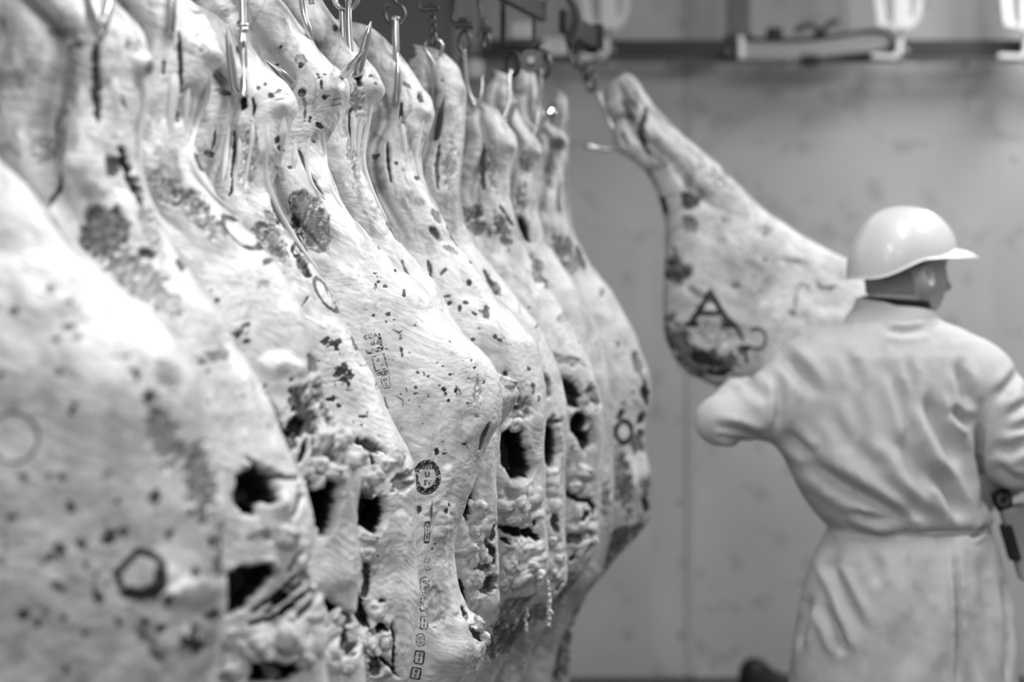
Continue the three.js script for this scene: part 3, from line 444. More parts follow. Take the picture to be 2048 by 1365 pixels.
carcass({
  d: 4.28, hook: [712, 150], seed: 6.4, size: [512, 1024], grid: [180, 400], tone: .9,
  label: 'carcass hung on a hook with an upturned tapered point, second hook tip crossing its shank',
  R: [[520, -110], [590, -50], [640, 0], [657, 23], [680, 50], [707, 86], [731, 121], [752, 142], [763, 160], [768, 175], [760, 188], [748, 215], [738, 260], [732, 310], [732, 350], [752, 393], [778, 443], [800, 485], [837, 530], [870, 570], [905, 640], [940, 690], [975, 730], [1015, 757], [1035, 770], [1042, 790], [1030, 810], [1000, 850], [999, 900], [992, 980], [990, 1050], [992, 1120], [998, 1180], [1000, 1205], [985, 1230], [960, 1290], [930, 1400], [860, 1650]],
  feats: [
    ['bump', 746, 172, 24, 28, -15, .02],
    ['line', [[727, 343], [738, 365], [752, 394]], 8, .007, .18], ['line', [[773, 438], [785, 462], [798, 484]], 9, .008, .18], ['spots', [[731, 142, 5, 3], [735, 154, 4], [741, 166, 3], [668, 50, 4, 7], [680, 95, 3]], .25], ['ell', 716, 158, 5, 12, -15, .01, .12], ['line', [[755, 150], [764, 168], [760, 182]], 3, .002, .35],
    ['line', [[700, 215], [698, 250], [704, 280]], 5, .006, .3], ['ell', 712, 200, 14, 26, 10, .004, .45, 8, 1], ['ell', 705, 330, 8, 30, -10, .004, .5, 6, 1], ['line', [[775, 300], [778, 340], [782, 370]], 6, .006, .3], ['ell', 760, 430, 20, 10, 45, .002, .6, 8, 1],
    ['line', [[802, 520], [815, 545], [822, 560]], 5, .004, .4], ['ell', 862, 540, 6, 14, -30, .004, .3], ['line', [[1004, 748], [1015, 752]], 8, .01, .25],
    ['poly', [[930, 985], [944, 972], [952, 985], [946, 1010], [934, 1040], [925, 1028], [924, 1005]], .05, .08], ['line', [[985, 1055], [982, 1090]], 8, .01, .14], ['ell', 977, 1112, 7, 20, -8, .012, .1], ['ell', 978, 1178, 16, 20, -20, .015, .16, 8, 1], ['ell', 965, 1140, 14, 18, 0, .008, .35], ['line', [[917, 1160], [925, 1190], [936, 1215]], 7, .012, .14], ['lumps', 950, 1110, 38, 100, .02, 28], ['ridge', [[984, 880], [980, 980], [982, 1060], [988, 1160]], 26, .008],
  ],
  lumps: [[1012, 768, 22, 13, .5], [955, 1020, 18, 24, .3], [948, 1065, 16, 16, .5], [966, 1120, 15, 15, .5], [940, 1110, 16, 22, .3], [952, 1160, 18, 20, .3], [944, 1210, 24, 18, .3], [925, 1100, 14, 30, .1]],
  tendons: [[[[740, 190], [728, 250], [722, 310], [735, 370], [770, 440]], 11], [[[700, 190], [705, 250], [700, 310]], 12], [[[722, 200], [716, 260], [712, 320]], 9]],
});
carcass({
  d: 4.56, hook: [792, 195], seed: 7.7, size: [512, 1024], grid: [180, 400], tone: .88,
  label: 'carcass with small dark flecks on its rump and a black cavity over kidney fat',
  R: [[670, 38], [700, 44], [735, 48], [760, 69], [781, 91], [803, 117], [827, 143], [850, 180], [866, 203], [871, 225], [867, 258], [850, 285], [843, 310], [846, 350], [862, 392], [888, 438], [917, 487], [940, 517], [960, 540], [987, 590], [1020, 620], [1047, 653], [1075, 685], [1083, 733], [1091, 783], [1094, 833], [1092, 880], [1090, 930], [1095, 1034], [1099, 1117], [1096, 1145], [1080, 1185], [1058, 1210], [1020, 1270], [985, 1320], [950, 1370], [880, 1550]],
  feats: [
    ['bump', 850, 220, 22, 30, -15, .02],
    ['ell', 842, 192, 6, 13, -10, .004, .3, 4], ['ell', 815, 170, 8, 4, 20, .002, .4], ['line', [[775, 285], [778, 330], [784, 365]], 6, .007, .25], ['line', [[803, 205], [802, 240]], 6, .007, .25], ['spots', [[833, 355, 4], [752, 312, 6, 4], [793, 325, 4, 2], [900, 607, 5, 3], [920, 615, 5], [932, 606, 4], [960, 621, 6, 4], [973, 629, 5], [950, 627, 4], [957, 657, 4], [990, 675, 5, 4], [1000, 679, 7, 4], [939, 566, 4], [942, 522, 3], [890, 595, 4, 2], [975, 613, 4], [945, 680, 3]], .22],
    ['ell', 870, 468, 8, 17, -28, .005, .25, 4], ['line', [[857, 520], [862, 545], [860, 560]], 7, .006, .3], ['line', [[880, 552], [892, 538]], 5, .003, .3], ['ell', 870, 430, 6, 14, -25, .003, .4], ['ell', 900, 500, 16, 5, 20, .002, .5], ['line', [[893, 450], [905, 475], [915, 490]], 5, .006, .2],
    ['line', [[1008, 745], [1016, 750]], 8, .01, .25], ['line', [[1008, 800], [1040, 798]], 8, .02, .14], ['ell', 1013, 820, 6, 18, 0, .02, .14], ['ell', 1050, 815, 10, 20, -20, .012, .4, 6, 1], ['ell', 1030, 830, 14, 24, -10, .01, .55],
    ['poly', [[1004, 872], [1024, 858], [1046, 860], [1049, 890], [1060, 915], [1067, 938], [1060, 956], [1040, 955], [1024, 957], [1012, 935], [1002, 920]], .07, .06, 4],
    ['line', [[998, 1055], [1030, 1062], [1062, 1070], [1085, 1085]], 16, .03, .1], ['line', [[1000, 1075], [1020, 1085], [1040, 1082]], 7, .015, .1], ['lumps', 1040, 1010, 46, 48, .02, 24], ['lumps', 1040, 1125, 50, 50, .02, 22], ['line', [[1066, 1040], [1070, 1055]], 8, .012, .15], ['ridge', [[1074, 800], [1078, 900], [1080, 1000], [1090, 1120]], 26, .007], ['ell', 1030, 1230, 40, 26, -35, .004, .45, 12, 1], ['ell', 1000, 1290, 26, 40, 30, .006, .3, 12, 1], ['spots', [[1060, 740, 4], [1075, 800, 3, 7], [1066, 780, 3, 8]], .35],
  ],
  lumps: [[1018, 775, 20, 13, .5], [1030, 850, 16, 16, .4], [1006, 1010, 14, 24, .4], [1040, 1010, 16, 18, .5], [1060, 990, 12, 18, .3], [1030, 1035, 18, 14, .4], [1050, 1105, 20, 16, .6], [1030, 1090, 14, 14, .4], [1020, 1130, 22, 20, .4], [1060, 1135, 18, 16, .4], [1040, 1160, 26, 16, .3], [1075, 1160, 16, 14, .3], [1008, 1165, 16, 20, .3]],
  drips: [[1052, 1232, 5, 9], [1100, 1180, 8, 11]],
  tendons: [[[[850, 225], [835, 280], [832, 330], [850, 385]], 10], [[[800, 215], [806, 270], [812, 330]], 12]],
});
carcass({
  d: 4.84, hook: [868, 205], seed: 8.5, size: [512, 1024], grid: [170, 380], tone: .85,
  label: 'carcass with a flat pale shank end, a dark hook point standing in front of it',
  R: [[830, 90], [850, 89], [886, 104], [904, 121], [918, 133], [929, 180], [929, 240], [926, 290], [924, 330], [922, 380], [928, 445], [950, 490], [985, 535], [1020, 575], [1050, 615], [1078, 652], [1102, 700], [1118, 745], [1128, 783], [1136, 830], [1134, 900], [1131, 1000], [1133, 1100], [1133, 1168], [1115, 1192], [1070, 1230], [1020, 1300], [985, 1370], [920, 1540]],
  W: [[-.4, .08], [-.11, .11], [-.03, .125], [.1, .14], [.25, .24], [.45, .42], [.7, .48], [1.2, .3]],
  feats: [
    ['ell', 885, 158, 3, 3, 0, .001, .5], ['ell', 822, 103, 12, 6, 10, .003, .35], ['line', [[880, 290], [874, 330], [878, 380]], 8, .006, .35], ['ell', 900, 330, 12, 40, 5, .003, .5, 8, 1], ['line', [[967, 540], [978, 562], [992, 588]], 9, .008, .2], ['ell', 995, 580, 6, 12, -20, .002, .45], ['line', [[1077, 632], [1078, 650], [1070, 658]], 5, .002, .35],
    ['ell', 1095, 775, 8, 24, -8, .008, .45, 4], ['poly', [[1096, 852], [1112, 854], [1116, 880], [1122, 908], [1116, 935], [1102, 938], [1090, 912], [1090, 880]], .06, .06, 3], ['ell', 1108, 842, 14, 8, 0, .01, .35], ['line', [[1080, 830], [1086, 810]], 6, .008, .3], ['lumps', 1100, 980, 26, 60, .012, 20], ['lumps', 1110, 1130, 26, 60, .014, 20], ['ridge', [[1118, 940], [1116, 1040], [1122, 1150]], 24, .006], ['ell', 1107, 1050, 7, 16, 0, .008, .2], ['line', [[1116, 1190], [1130, 1170]], 8, .012, .15], ['ell', 1060, 1270, 60, 40, -40, .003, .42, 14, 1],
  ],
  lumps: [[1112, 835, 14, 8, .4], [1104, 1085, 10, 12, .4], [1116, 1120, 10, 14, .3], [1106, 1150, 14, 14, .3]],
});
carcass({
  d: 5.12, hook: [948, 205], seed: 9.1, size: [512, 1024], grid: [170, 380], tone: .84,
  label: 'carcass with a twisted dark cord of tissue inside its open cavity',
  R: [[950, 196], [968, 204], [982, 212], [998, 225], [1015, 250], [1029, 272], [1033, 290], [1026, 318], [1018, 350], [1017, 393], [1030, 438], [1042, 480], [1062, 520], [1087, 560], [1120, 610], [1150, 668], [1177, 718], [1200, 777], [1207, 817], [1204, 900], [1201, 1000], [1199, 1075], [1190, 1112], [1150, 1170], [1100, 1235], [1065, 1300], [1045, 1370], [990, 1540]],
  W: [[-.05, .06], [0, .1], [.1, .12], [.25, .16], [.4, .34], [.6, .46], [1.2, .3]],
  feats: [
    ['bump', 1014, 287, 20, 24, -15, .02],
    ['ell', 942, 428, 20, 13, 0, .006, .3, 8, 1], ['ell', 955, 458, 30, 14, 15, .006, .4, 10, 1], ['ell', 1005, 465, 14, 26, -20, .006, .35, 8, 1], ['line', [[1000, 412], [1016, 438], [1028, 452]], 7, .006, .25], ['ell', 985, 330, 10, 34, 0, .004, .42, 6, 1], ['line', [[968, 285], [964, 330], [968, 380]], 10, .006, .35], ['ell', 1080, 545, 10, 26, -22, .003, .38, 8], ['ell', 1095, 570, 8, 12, 0, .002, .4],
    ['ell', 1130, 638, 12, 10, 0, .002, .6], ['ell', 1128, 720, 40, 8, 15, .004, .6], ['spots', [[1157, 720, 4], [1160, 685, 3], [1060, 615, 3]], .45],
    ['poly', [[1112, 758], [1140, 756], [1160, 770], [1170, 792], [1160, 800], [1164, 815], [1140, 812], [1128, 792]], .045, .14, 5], ['ell', 1190, 800, 10, 26, -15, .012, .3, 6, 1], ['poly', [[1145, 838], [1160, 828], [1178, 828], [1180, 850], [1170, 862], [1182, 870], [1186, 855], [1188, 890], [1174, 906], [1160, 880], [1146, 862]], .05, .06, 3], ['bump', 1175, 800, 12, 16, 0, .012],
    ['line', [[1130, 970], [1132, 985], [1145, 992], [1160, 1002], [1180, 1004], [1188, 1018], [1184, 1036]], 9, .012, .12], ['line', [[1160, 1042], [1172, 1030], [1180, 1028]], 10, .014, .14], ['lumps', 1165, 960, 34, 34, .012, 26], ['lumps', 1165, 1060, 34, 44, .016, 22], ['ell', 1160, 1080, 26, 12, 0, .01, .35], ['ridge', [[1194, 905], [1194, 1000], [1192, 1070]], 18, .006], ['line', [[1142, 1125], [1165, 1108], [1190, 1092]], 12, .02, .14], ['ell', 1110, 1200, 60, 24, -42, .003, .4, 12, 1],
  ],
  lumps: [[1165, 945, 20, 16, .5], [1150, 975, 14, 12, .4], [1155, 1025, 20, 12, .5], [1172, 1078, 14, 10, .5], [1190, 1085, 10, 10, .5], [1178, 820, 12, 18, .4], [1165, 1100, 22, 10, .4]],
  drips: [[1148, 880, 3, 8]],
});
carcass({
  d: 5.42, hook: [1030, 245], seed: 10.2, size: [512, 1024], grid: [160, 360], tone: .83,
  label: 'slender shanked carcass with a black slit below the hock, beside the ring stamped one',
  R: [[985, 140], [1005, 143], [1017, 150], [1031, 215], [1048, 245], [1066, 268], [1082, 293], [1084, 305], [1079, 328], [1073, 355], [1072, 400], [1076, 432], [1090, 480], [1123, 533], [1150, 570], [1175, 610], [1195, 650], [1212, 717], [1227, 800], [1229, 900], [1227, 1000], [1222, 1085], [1204, 1150], [1155, 1210], [1115, 1290], [1098, 1370], [1040, 1540]],
  W: [[-.2, .05], [-.1, .06], [0, .1], [.1, .09], [.25, .14], [.4, .32], [.6, .44], [1.2, .3]],
  feats: [
    ['bump', 1068, 302, 16, 20, -15, .02],
    ['poly', [[1034, 436], [1043, 432], [1054, 455], [1061, 486], [1050, 478], [1038, 456]], .02, .08, 2], ['ell', 1040, 400, 9, 30, 0, .004, .35, 5, 1], ['ell', 1050, 330, 12, 22, 0, .003, .4, 6, 1], ['ell', 1070, 540, 14, 22, -25, .003, .42, 8, 1], ['ell', 1090, 575, 8, 16, -20, .002, .45],
    ['spots', [[1195, 690, 4], [1200, 640, 4], [1150, 600, 3]], .5], ['ell', 1232, 832, 7, 12, 15, .015, .12], ['lumps', 1215, 980, 16, 60, .008, 20], ['ell', 1215, 1010, 10, 40, 0, .006, .5, 6, 1], ['bump', 1220, 740, 14, 30, -10, .005],
  ],
  drips: [[1222, 1050, 3, 8]],
});
carcass({
  d: 5.74, hook: [1078, 250], seed: 11.4, size: [512, 1024], grid: [170, 380], tone: .83, end: 1.35,
  label: 'carcass with a round ring stamp on its rump, thin flank curving away below',
  R: [[1042, 118], [1058, 120], [1072, 150], [1082, 215], [1095, 243], [1121, 264], [1135, 279], [1135, 302], [1129, 333], [1128, 383], [1132, 430], [1150, 473], [1170, 513], [1193, 543], [1227, 590], [1250, 627], [1273, 673], [1290, 717], [1303, 753], [1305, 783], [1301, 812], [1291, 845], [1288, 900], [1303, 948], [1303, 1000], [1301, 1040], [1276, 1066], [1222, 1124], [1177, 1184], [1150, 1243], [1142, 1303], [1137, 1370], [1120, 1600]],
  W: [[-.2, .05], [-.1, .06], [0, .1], [.1, .09], [.25, .15], [.4, .32], [.6, .44], [.85, .42], [1.1, .26], [1.3, .26]],
  feats: [
    ['bump', 1120, 284, 16, 20, -15, .02],
    ['ring', 1247, 864, 17, 21, 0, 6], ['ell', 1122, 492, 24, 22, 20, .005, .3, 10, 1], ['ell', 1162, 512, 6, 22, -20, .005, .2, 3], ['ell', 1140, 525, 20, 22, 0, .003, .4, 10, 1], ['ell', 1098, 340, 10, 26, 0, .004, .4, 6, 1], ['ell', 1112, 290, 10, 12, 0, .003, .45], ['ell', 1118, 405, 4, 20, 0, .003, .35],
    ['spots', [[1205, 585, 5, 8], [1248, 805, 4], [1270, 804, 4], [1265, 786, 4], [1235, 690, 5], [1270, 730, 6, 8], [1247, 708, 5]], .5], ['ell', 1240, 832, 6, 13, 15, .008, .14], ['ell', 1292, 790, 8, 24, -10, .01, .14, 4], ['ell', 1284, 840, 7, 15, 25, .01, .12, 4], ['ell', 1275, 730, 10, 22, -20, .004, .5, 8], ['ell', 1278, 890, 14, 24, 0, .006, .38, 8], ['ell', 1245, 970, 14, 60, -8, .006, .36, 10, 1], ['ridge', [[1256, 920], [1268, 980], [1278, 1030]], 12, .006], ['ell', 1290, 1010, 7, 18, -20, .008, .2], ['ell', 1290, 975, 12, 20, 0, .003, .5],
    ['poly', [[1215, 1060], [1290, 1045], [1276, 1066], [1222, 1124], [1177, 1184], [1150, 1243], [1142, 1303], [1137, 1365], [1040, 1365], [1080, 1250], [1150, 1140]], .004, .40, 10, 1], ['ell', 1016, 1330, 10, 24, 15, .01, .12], ['ell', 1108, 1310, 10, 50, 0, .004, .26, 6, 1],
  ],
});
carcass({
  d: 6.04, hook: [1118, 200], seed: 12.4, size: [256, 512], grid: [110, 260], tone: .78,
  label: 'far carcass mostly hidden, a narrow pale shank showing behind the last hock of the row',
  R: [[1104, 178], [1118, 180], [1132, 190], [1138, 230], [1139, 300], [1137, 380], [1142, 440], [1158, 500], [1190, 560], [1220, 610], [1245, 660], [1262, 720], [1270, 800], [1262, 900], [1245, 1000], [1200, 1100], [1160, 1200], [1120, 1380]],
  W: [[-.05, .04], [.1, .06], [.25, .1], [.4, .3], [.6, .4], [1.2, .2]],
});
carcass({ // pulled aside by the worker
  d: 6.12, hook: [1232, 290], tilt: .588, seed: 13.6, size: [1024, 1024], grid: [220, 400], tone: .83, zf: .1, end: 1.16,
  label: 'tilted carcass inked with a big letter A, swung aside in front of the worker',
  R: [[1250, 146], [1266, 151], [1278, 163], [1300, 205], [1340, 250], [1385, 290], [1440, 335], [1490, 385], [1540, 430], [1590, 465], [1650, 495], [1700, 520], [1760, 560], [1830, 620], [1880, 700], [1895, 800], [1870, 900], [1810, 970]],
  L: [[1238, 150], [1220, 160], [1211, 180], [1211, 210], [1225, 250], [1230, 300], [1262, 318], [1293, 342], [1316, 385], [1331, 440], [1330, 530], [1324, 600], [1330, 680], [1350, 722], [1380, 748], [1450, 780], [1560, 850], [1680, 930], [1780, 965]],
  T: [[-.25, .03], [-.15, .045], [.1, .06], [.25, .09], [.45, .12], [.8, .12], [1.1, .08]],
  feats: [
    
    ['line', [[1296, 212], [1284, 250], [1284, 275], [1300, 312]], 11, .012, .26], ['line', [[1238, 160], [1262, 200], [1280, 222]], 7, .006, .5], ['line', [[1245, 262], [1258, 290]], 10, .004, .5], ['line', [[1300, 300], [1325, 325], [1335, 335]], 8, .005, .4],
    ['poly', [[1362, 388], [1382, 384], [1400, 396], [1398, 412], [1372, 420], [1360, 412]], .006, .26, 5], ['ell', 1328, 412, 6, 18, -15, .005, .26], ['ell', 1430, 355, 34, 14, 40, .003, .5, 8, 1], ['ell', 1455, 345, 14, 8, 40, .002, .42], ['ell', 1380, 452, 14, 18, 0, .003, .5, 8], ['ell', 1530, 460, 16, 12, 0, .002, .6, 8], ['ell', 1450, 435, 10, 14, -25, .002, .62],
    ['poly', [[1336, 520], [1350, 508], [1362, 530], [1384, 540], [1376, 552], [1352, 568], [1336, 560]], .012, .2, 6, 1], ['ell', 1395, 590, 24, 8, 35, .004, .5], ['ell', 1468, 572, 12, 8, 0, .002, .55], ['ell', 1590, 522, 30, 5, 5, .001, .6], ['line', [[1597, 568], [1590, 600], [1584, 630]], 5, .001, .5], ['line', [[1600, 565], [1625, 585]], 6, .001, .55], ['spots', [[1584, 628, 7], [1528, 518, 5], [1510, 608, 4], [1648, 575, 14, 6], [1518, 583, 4]], .5],
    ['poly', [[1332, 640], [1350, 630], [1375, 690], [1400, 700], [1430, 705], [1462, 712], [1480, 735], [1430, 750], [1390, 752], [1350, 722], [1332, 690]], .006, .34, 14, 1], ['ell', 1410, 722, 30, 12, 10, .006, .16, 8], ['ell', 1365, 670, 14, 30, -20, .003, .42, 10, 1], ['ell', 1425, 668, 40, 26, 0, .002, .6, 14, 1], ['line', [[1410, 748], [1440, 752], [1465, 745]], 12, .012, .08],
    ['ink', 1421, 618, 52, 40, 0, 'letterA'], ['ink', 1508, 690, 32, 38, -8, 'letterR', 1], ['line', [[1450, 634], [1466, 645], [1478, 668], [1486, 686]], 7, .001, .2], ['line', [[1346, 490], [1352, 512]], 6, .004, .4], ['ell', 1480, 700, 6, 8, 0, .002, .3],
  ],
});

// ---------- rails, hangers and hooks ----------
const rowX = (d) => .2386 * d - 1.2605;                 // the carcass row runs into the room beside the aisle
{
  const dir = new THREE.Vector3(rowX(6) - rowX(2), 0, -4).normalize(), yaw = Math.atan2(-dir.x, -dir.z);
  const rail = thing('overhead_rail', 'dark flat steel rail running above the row of hanging carcasses', 'rail', [rowX(3), 2.345, -3], 'overhead rails');
  rail.rotation.y = yaw;
  const seg = (d0, d1) => { const a = (d0 - 3) / -dir.z, b = (d1 - 3) / -dir.z; return rbox(.022, .062, b - a, 0, 0, -(a + b) / 2, .004); };
  part(rail, 'rail_bar', seg(.9, 5.62), M.railSteel); part(rail, 'rail_bar', seg(5.86, 6.3), M.blackPaint);
  part(rail, 'end_stop', rbox(.05, .085, .03, 0, 0, -3.4, .006), M.blackPaint);
  const gp = [[-.0, .02, -2.62], [.05, .05, -2.72], [.06, .0, -2.85], [.02, -.05, -2.95]].map((p) => new THREE.Vector3(...p));
  part(rail, 'switch_guard', bar(gp, .014, 24, 10), mat(.5, .5, .5));
  for (const d of [1.6, 3.2, 4.8]) { const a = (d - 3) / -dir.z; part(rail, 'hanger_rod', rbox(.03, CH - 2.345 - .02, .05, 0, (CH - 2.345) / 2 + .01, -a, .004), M.railSteel); }
}
const V = (d, list) => list.map(([x, y, dz = 0]) => at(x, y, d - dz));
// a hook: polished bar with a long tapered point; extras are rings, links and welds
function hook(label, d, pts, r, extras = [], m = M.steel, group = 'meat hooks on the carcass rail') {
  const g = thing('meat_hook', label, 'hook', at(pts[0][0], pts[0][1], d - (pts[0][2] || 0)).toArray(), group), o = g.position;
  const p = V(d, pts).map((v) => v.sub(o));
  part(g, 'hook_bar', bar(p, Array.isArray(r) ? r : p.map((_, i) => i < p.length - 3 ? r : [r * 1.15, r * .8, r * .12][i - p.length + 3]), 70, 14), m);
  for (const [name, q, rr, closed, mm] of extras) part(g, name, bar(V(d, q).map((v) => v.sub(o)), rr, closed ? 40 : 24, 10, !!closed), mm || m);
  return g;
}
const loop = (cx, cy, rx, ry, z = 0, tz = 0) => [...Array(12)].map((_, i) => { const a = i / 12 * Math.PI * 2; return [cx + rx * Math.cos(a), cy + ry * Math.sin(a), z + tz * Math.cos(a)]; });
hook('thick V shaped steel hook with both arms showing, sunk in a blurred shank', 3.08, [[226, -130, .03], [224, -60, .05], [220, 0, .07], [210, 40, .085], [198, 72, .09], [190, 58, .1], [182, 30, .11], [174, -10, .115], [168, -50, .11]], .0075);
hook('thick steel hook sunk upright in the shank that bears the slanting oval stamp', 3.38, [[330, -120, .04], [331, -60, .05], [332, 0, .065], [334, 40, .075], [337, 68, .08], [341, 60, .095], [343, 30, .1], [344, -10, .1], [344, -50, .095]], .0072);
hook('broad steel hook with a welded knot and a long point turned up beside its shank', 3.7, [[484, -110, .03], [484, -40, .04], [485, 20, .05], [486, 90, .065], [488, 150, .07], [487, 182, .08], [479, 194, .09], [470, 176, .1], [463, 130, .108], [458, 90, .112], [454, 48, .115]], [.0068, .0068, .0068, .0068, .0078, .0085, .009, .009, .008, .006, .0008],
  [['weld_bead', [[478, 47, .058], [485, 50, .062], [492, 53, .058]], .0075], ['weld_bead', [[479, 62, .06], [485, 60, .066], [491, 58, .06]], .0065], ['hook_tip_end', [[484, 68, .07], [483, 85, .074], [482, 102, .07]], [.005, .0078, .003]]]);
hook('hook passing behind a hock with its sharp point sticking out to the front', 4.0, [[597, -120, .045], [600, -40, .045], [606, 20, .045], [618, 65, .045], [624, 120, -.06], [618, 170, -.01], [602, 184, .05], [585, 168, .075], [562, 146, .09], [530, 120, .1]], [.0065, .0065, .0065, .0065, .007, .0085, .0098, .0098, .0085, .0008], [['cross_pin', [[622, -8, -.06], [624, 8, -.06]], .006]]);
hook('bright hook with a shank hung from a round ring and a point flaring up', 4.28, [[697, 0, .05], [697, 40, .06], [699, 80, .065], [703, 120, .07], [708, 146, .08], [713, 150, .09], [720, 128, .1], [728, 98, .105], [736, 66, .11], [742, 43, .11]], [.0068, .0068, .0068, .0068, .0078, .0088, .0092, .0088, .0075, .001],
  [['eye_ring', loop(692, -8, 24, 26, .05, .004), .0055, 1], ['side_rod', [[684, 20, .05], [686, 80, .055], [688, 140, .06]], .0058]]);
hook('short bright hook point crossing a hock, tip pointing up and away', 3.98, [[684, 154, .03], [690, 146, .045], [702, 132, .06], [716, 117, .07], [730, 100, .075]], [.006, .0085, .0085, .0068, .0008]);
hook('upright hook on an S shaped ring, its point folded against its shank', 4.56, [[791, 36, .06], [791, 60, .065], [792, 100, .07], [790, 150, .07], [790, 185, .075], [792, 200, .09], [795, 180, .1], [796, 145, .104], [795, 105, .1]], [.0068, .0072, .0072, .0068, .007, .0078, .008, .0068, .001],
  [['s_ring', [[790, -30, .05], [785, -8, .05], [792, 5, .05], [806, 16, .052], [810, 32, .054], [804, 46, .056], [797, 52, .058]], .0042, 0, M.darkSteel], ['s_ring', [[776, 8, .05], [770, 22, .05], [772, 38, .052], [780, 50, .056]], .0042, 0, M.darkSteel], ['collar', loop(791, 37, 6, 3, .065), .003, 1]]);
hook('thin hook with an open eye hung from a swivel on short links', 4.84, [[878, 113, .055], [885, 95, .06], [880, 82, .06], [868, 78, .06], [854, 82, .06], [850, 96, .06], [858, 110, .06], [865, 122, .06], [867, 150, .06], [866, 195, .055], [866, 235, .02]], .0042,
  [['hook_point', [[871, 285, .06], [876, 258, .09], [882, 225, .1], [889, 194, .105]], [.0055, .0075, .0065, .0008], 0, M.darkSteel], ['link', loop(865, 40, 4, 9, .058, .004), .0028, 1, M.darkSteel], ['link', loop(866, 56, 5, 10, .058), .0028, 1, M.darkSteel], ['link', loop(867, 78, 5, 14, .058, .006), .003, 1, M.darkSteel],
    ['swivel_plate', [[846, 20, .06], [860, 18, .06], [878, 18, .06]], .007, 0, M.darkSteel], ['swivel_nut', [[856, 12, .06], [868, 10, .06]], .005, 0, M.darkSteel], ['stirrup', [[838, -40, .055], [837, 0, .055], [838, 14, .055], [846, 20, .055]], .004, 0, M.darkSteel]]);
hook('hook swung sideways below a dark teardrop link', 5.12, [[928, 100, .06], [930, 130, .06], [933, 165, .06], [940, 192, .06], [950, 210, .06], [958, 205, .06], [963, 185, .06], [965, 150, .05]], .0052,
  [['teardrop_link', loop(929, 84, 12, 22, .055, .004), .0042, 1, M.darkSteel], ['swivel_plate', [[910, 52, .06], [926, 50, .06], [946, 52, .06]], .009, 0, M.darkSteel], ['swivel_nut', [[916, 42, .06], [934, 40, .06]], .006, 0, M.darkSteel], ['stirrup', [[905, -60, .055], [905, 0, .055], [904, 36, .055], [912, 50, .055]], .0055, 0, M.darkSteel], ['stirrup', [[950, -60, .055], [956, 0, .055], [961, 40, .055], [956, 75, .055]], .0035, 0, M.darkSteel], ['lower_rod', [[922, 112, .05], [922, 180, .05], [928, 235, .04]], .004, 0, M.darkSteel]]);
hook('small pale hook tip rising behind the hock of the cavity carcass', 5.3, [[1022, 140, .03], [1018, 160, .04], [1019, 200, .05], [1010, 240, .06], [1014, 250, .07], [1019, 235, .08], [1024, 222, .085], [1031, 202, .09]], [.006, .006, .006, .006, .0075, .008, .0075, .004],
  [['swivel_plate', [[962, 62, .05], [970, 60, .05], [984, 62, .05]], .009, 0, M.darkSteel], ['swivel_nut', [[966, 36, .05], [968, 50, .05]], .007, 0, M.darkSteel], ['link', loop(972, 82, 6, 18, .05, .01), .005, 1, M.darkSteel], ['teardrop_link', loop(1026, 128, 12, 24, .03, .01), .006, 1, M.blackPaint]]);
const gleam = hook('polished hook with a gleaming rounded tip under a bolted rail clamp', 5.6, [[1082, 140, .06], [1081, 170, .06], [1077, 215, .06], [1074, 255, .07], [1068, 278, .08], [1074, 272, .09], [1083, 250, .1], [1090, 232, .105], [1101, 222, .105]], [.0055, .0062, .0062, .0062, .007, .007, .0075, .0085, .012],
  [['teardrop_link', loop(1088, 130, 12, 26, .05, .01), .006, 1, M.darkSteel], ['swivel_plate', [[1076, 106, .05], [1086, 108, .05], [1102, 108, .05]], .008, 0, M.darkSteel], ['swivel_nut', [[1080, 96, .05], [1088, 94, .05]], .007, 0, M.galv]]);
hook('slanting hook and chain pulled sideways by the tilted carcass', 6.1, [[1196, 184, .0], [1206, 212, .0], [1218, 240, .0], [1230, 268, .01], [1234, 288, .02], [1226, 298, .03], [1210, 299, .035], [1192, 296, .04], [1178, 293, .04], [1166, 291, .04]], [.007, .0075, .007, .0065, .0065, .007, .0065, .007, .009, .006],
  [['link', loop(1182, 162, 9, 20, 0, .01), .005, 1, M.darkSteel], ['link', loop(1172, 146, 6, 14, 0, .008), .005, 1, M.darkSteel], ['stirrup', [[1132, 70, 0], [1138, 98, 0], [1146, 124, 0], [1160, 136, 0], [1172, 136, 0]], .0055, 0, M.darkSteel], ['bolt', [[1160, 121, .02], [1163, 122, .03]], .009, 0, M.galv], ['clamp_arm', [[1166, 122, 0], [1184, 118, 0], [1196, 112, 0], [1200, 100, 0]], .007, 0, M.galv]]);
{ // the worn flat on that hook's tip, polished bright
  const p = at(1101, 224, 5.49), toLamp = new THREE.Vector3(LAMPS[3][0], LAMP_Y, LAMPS[3][1]).sub(p).normalize(), toEye = new THREE.Vector3(0, EYE, 0).sub(p).normalize(), n = toLamp.add(toEye).normalize();
  const q = new THREE.SphereGeometry(.05, 24, 8, 0, Math.PI * 2, 0, .26); q.translate(0, -.047, 0); q.applyQuaternion(new THREE.Quaternion().setFromUnitVectors(new THREE.Vector3(0, 1, 0), n)); q.translate(p.x - gleam.position.x, p.y - gleam.position.y, p.z - gleam.position.z + .014);
  part(gleam, 'worn_flat', q, mat(.9, .12, 1));
}
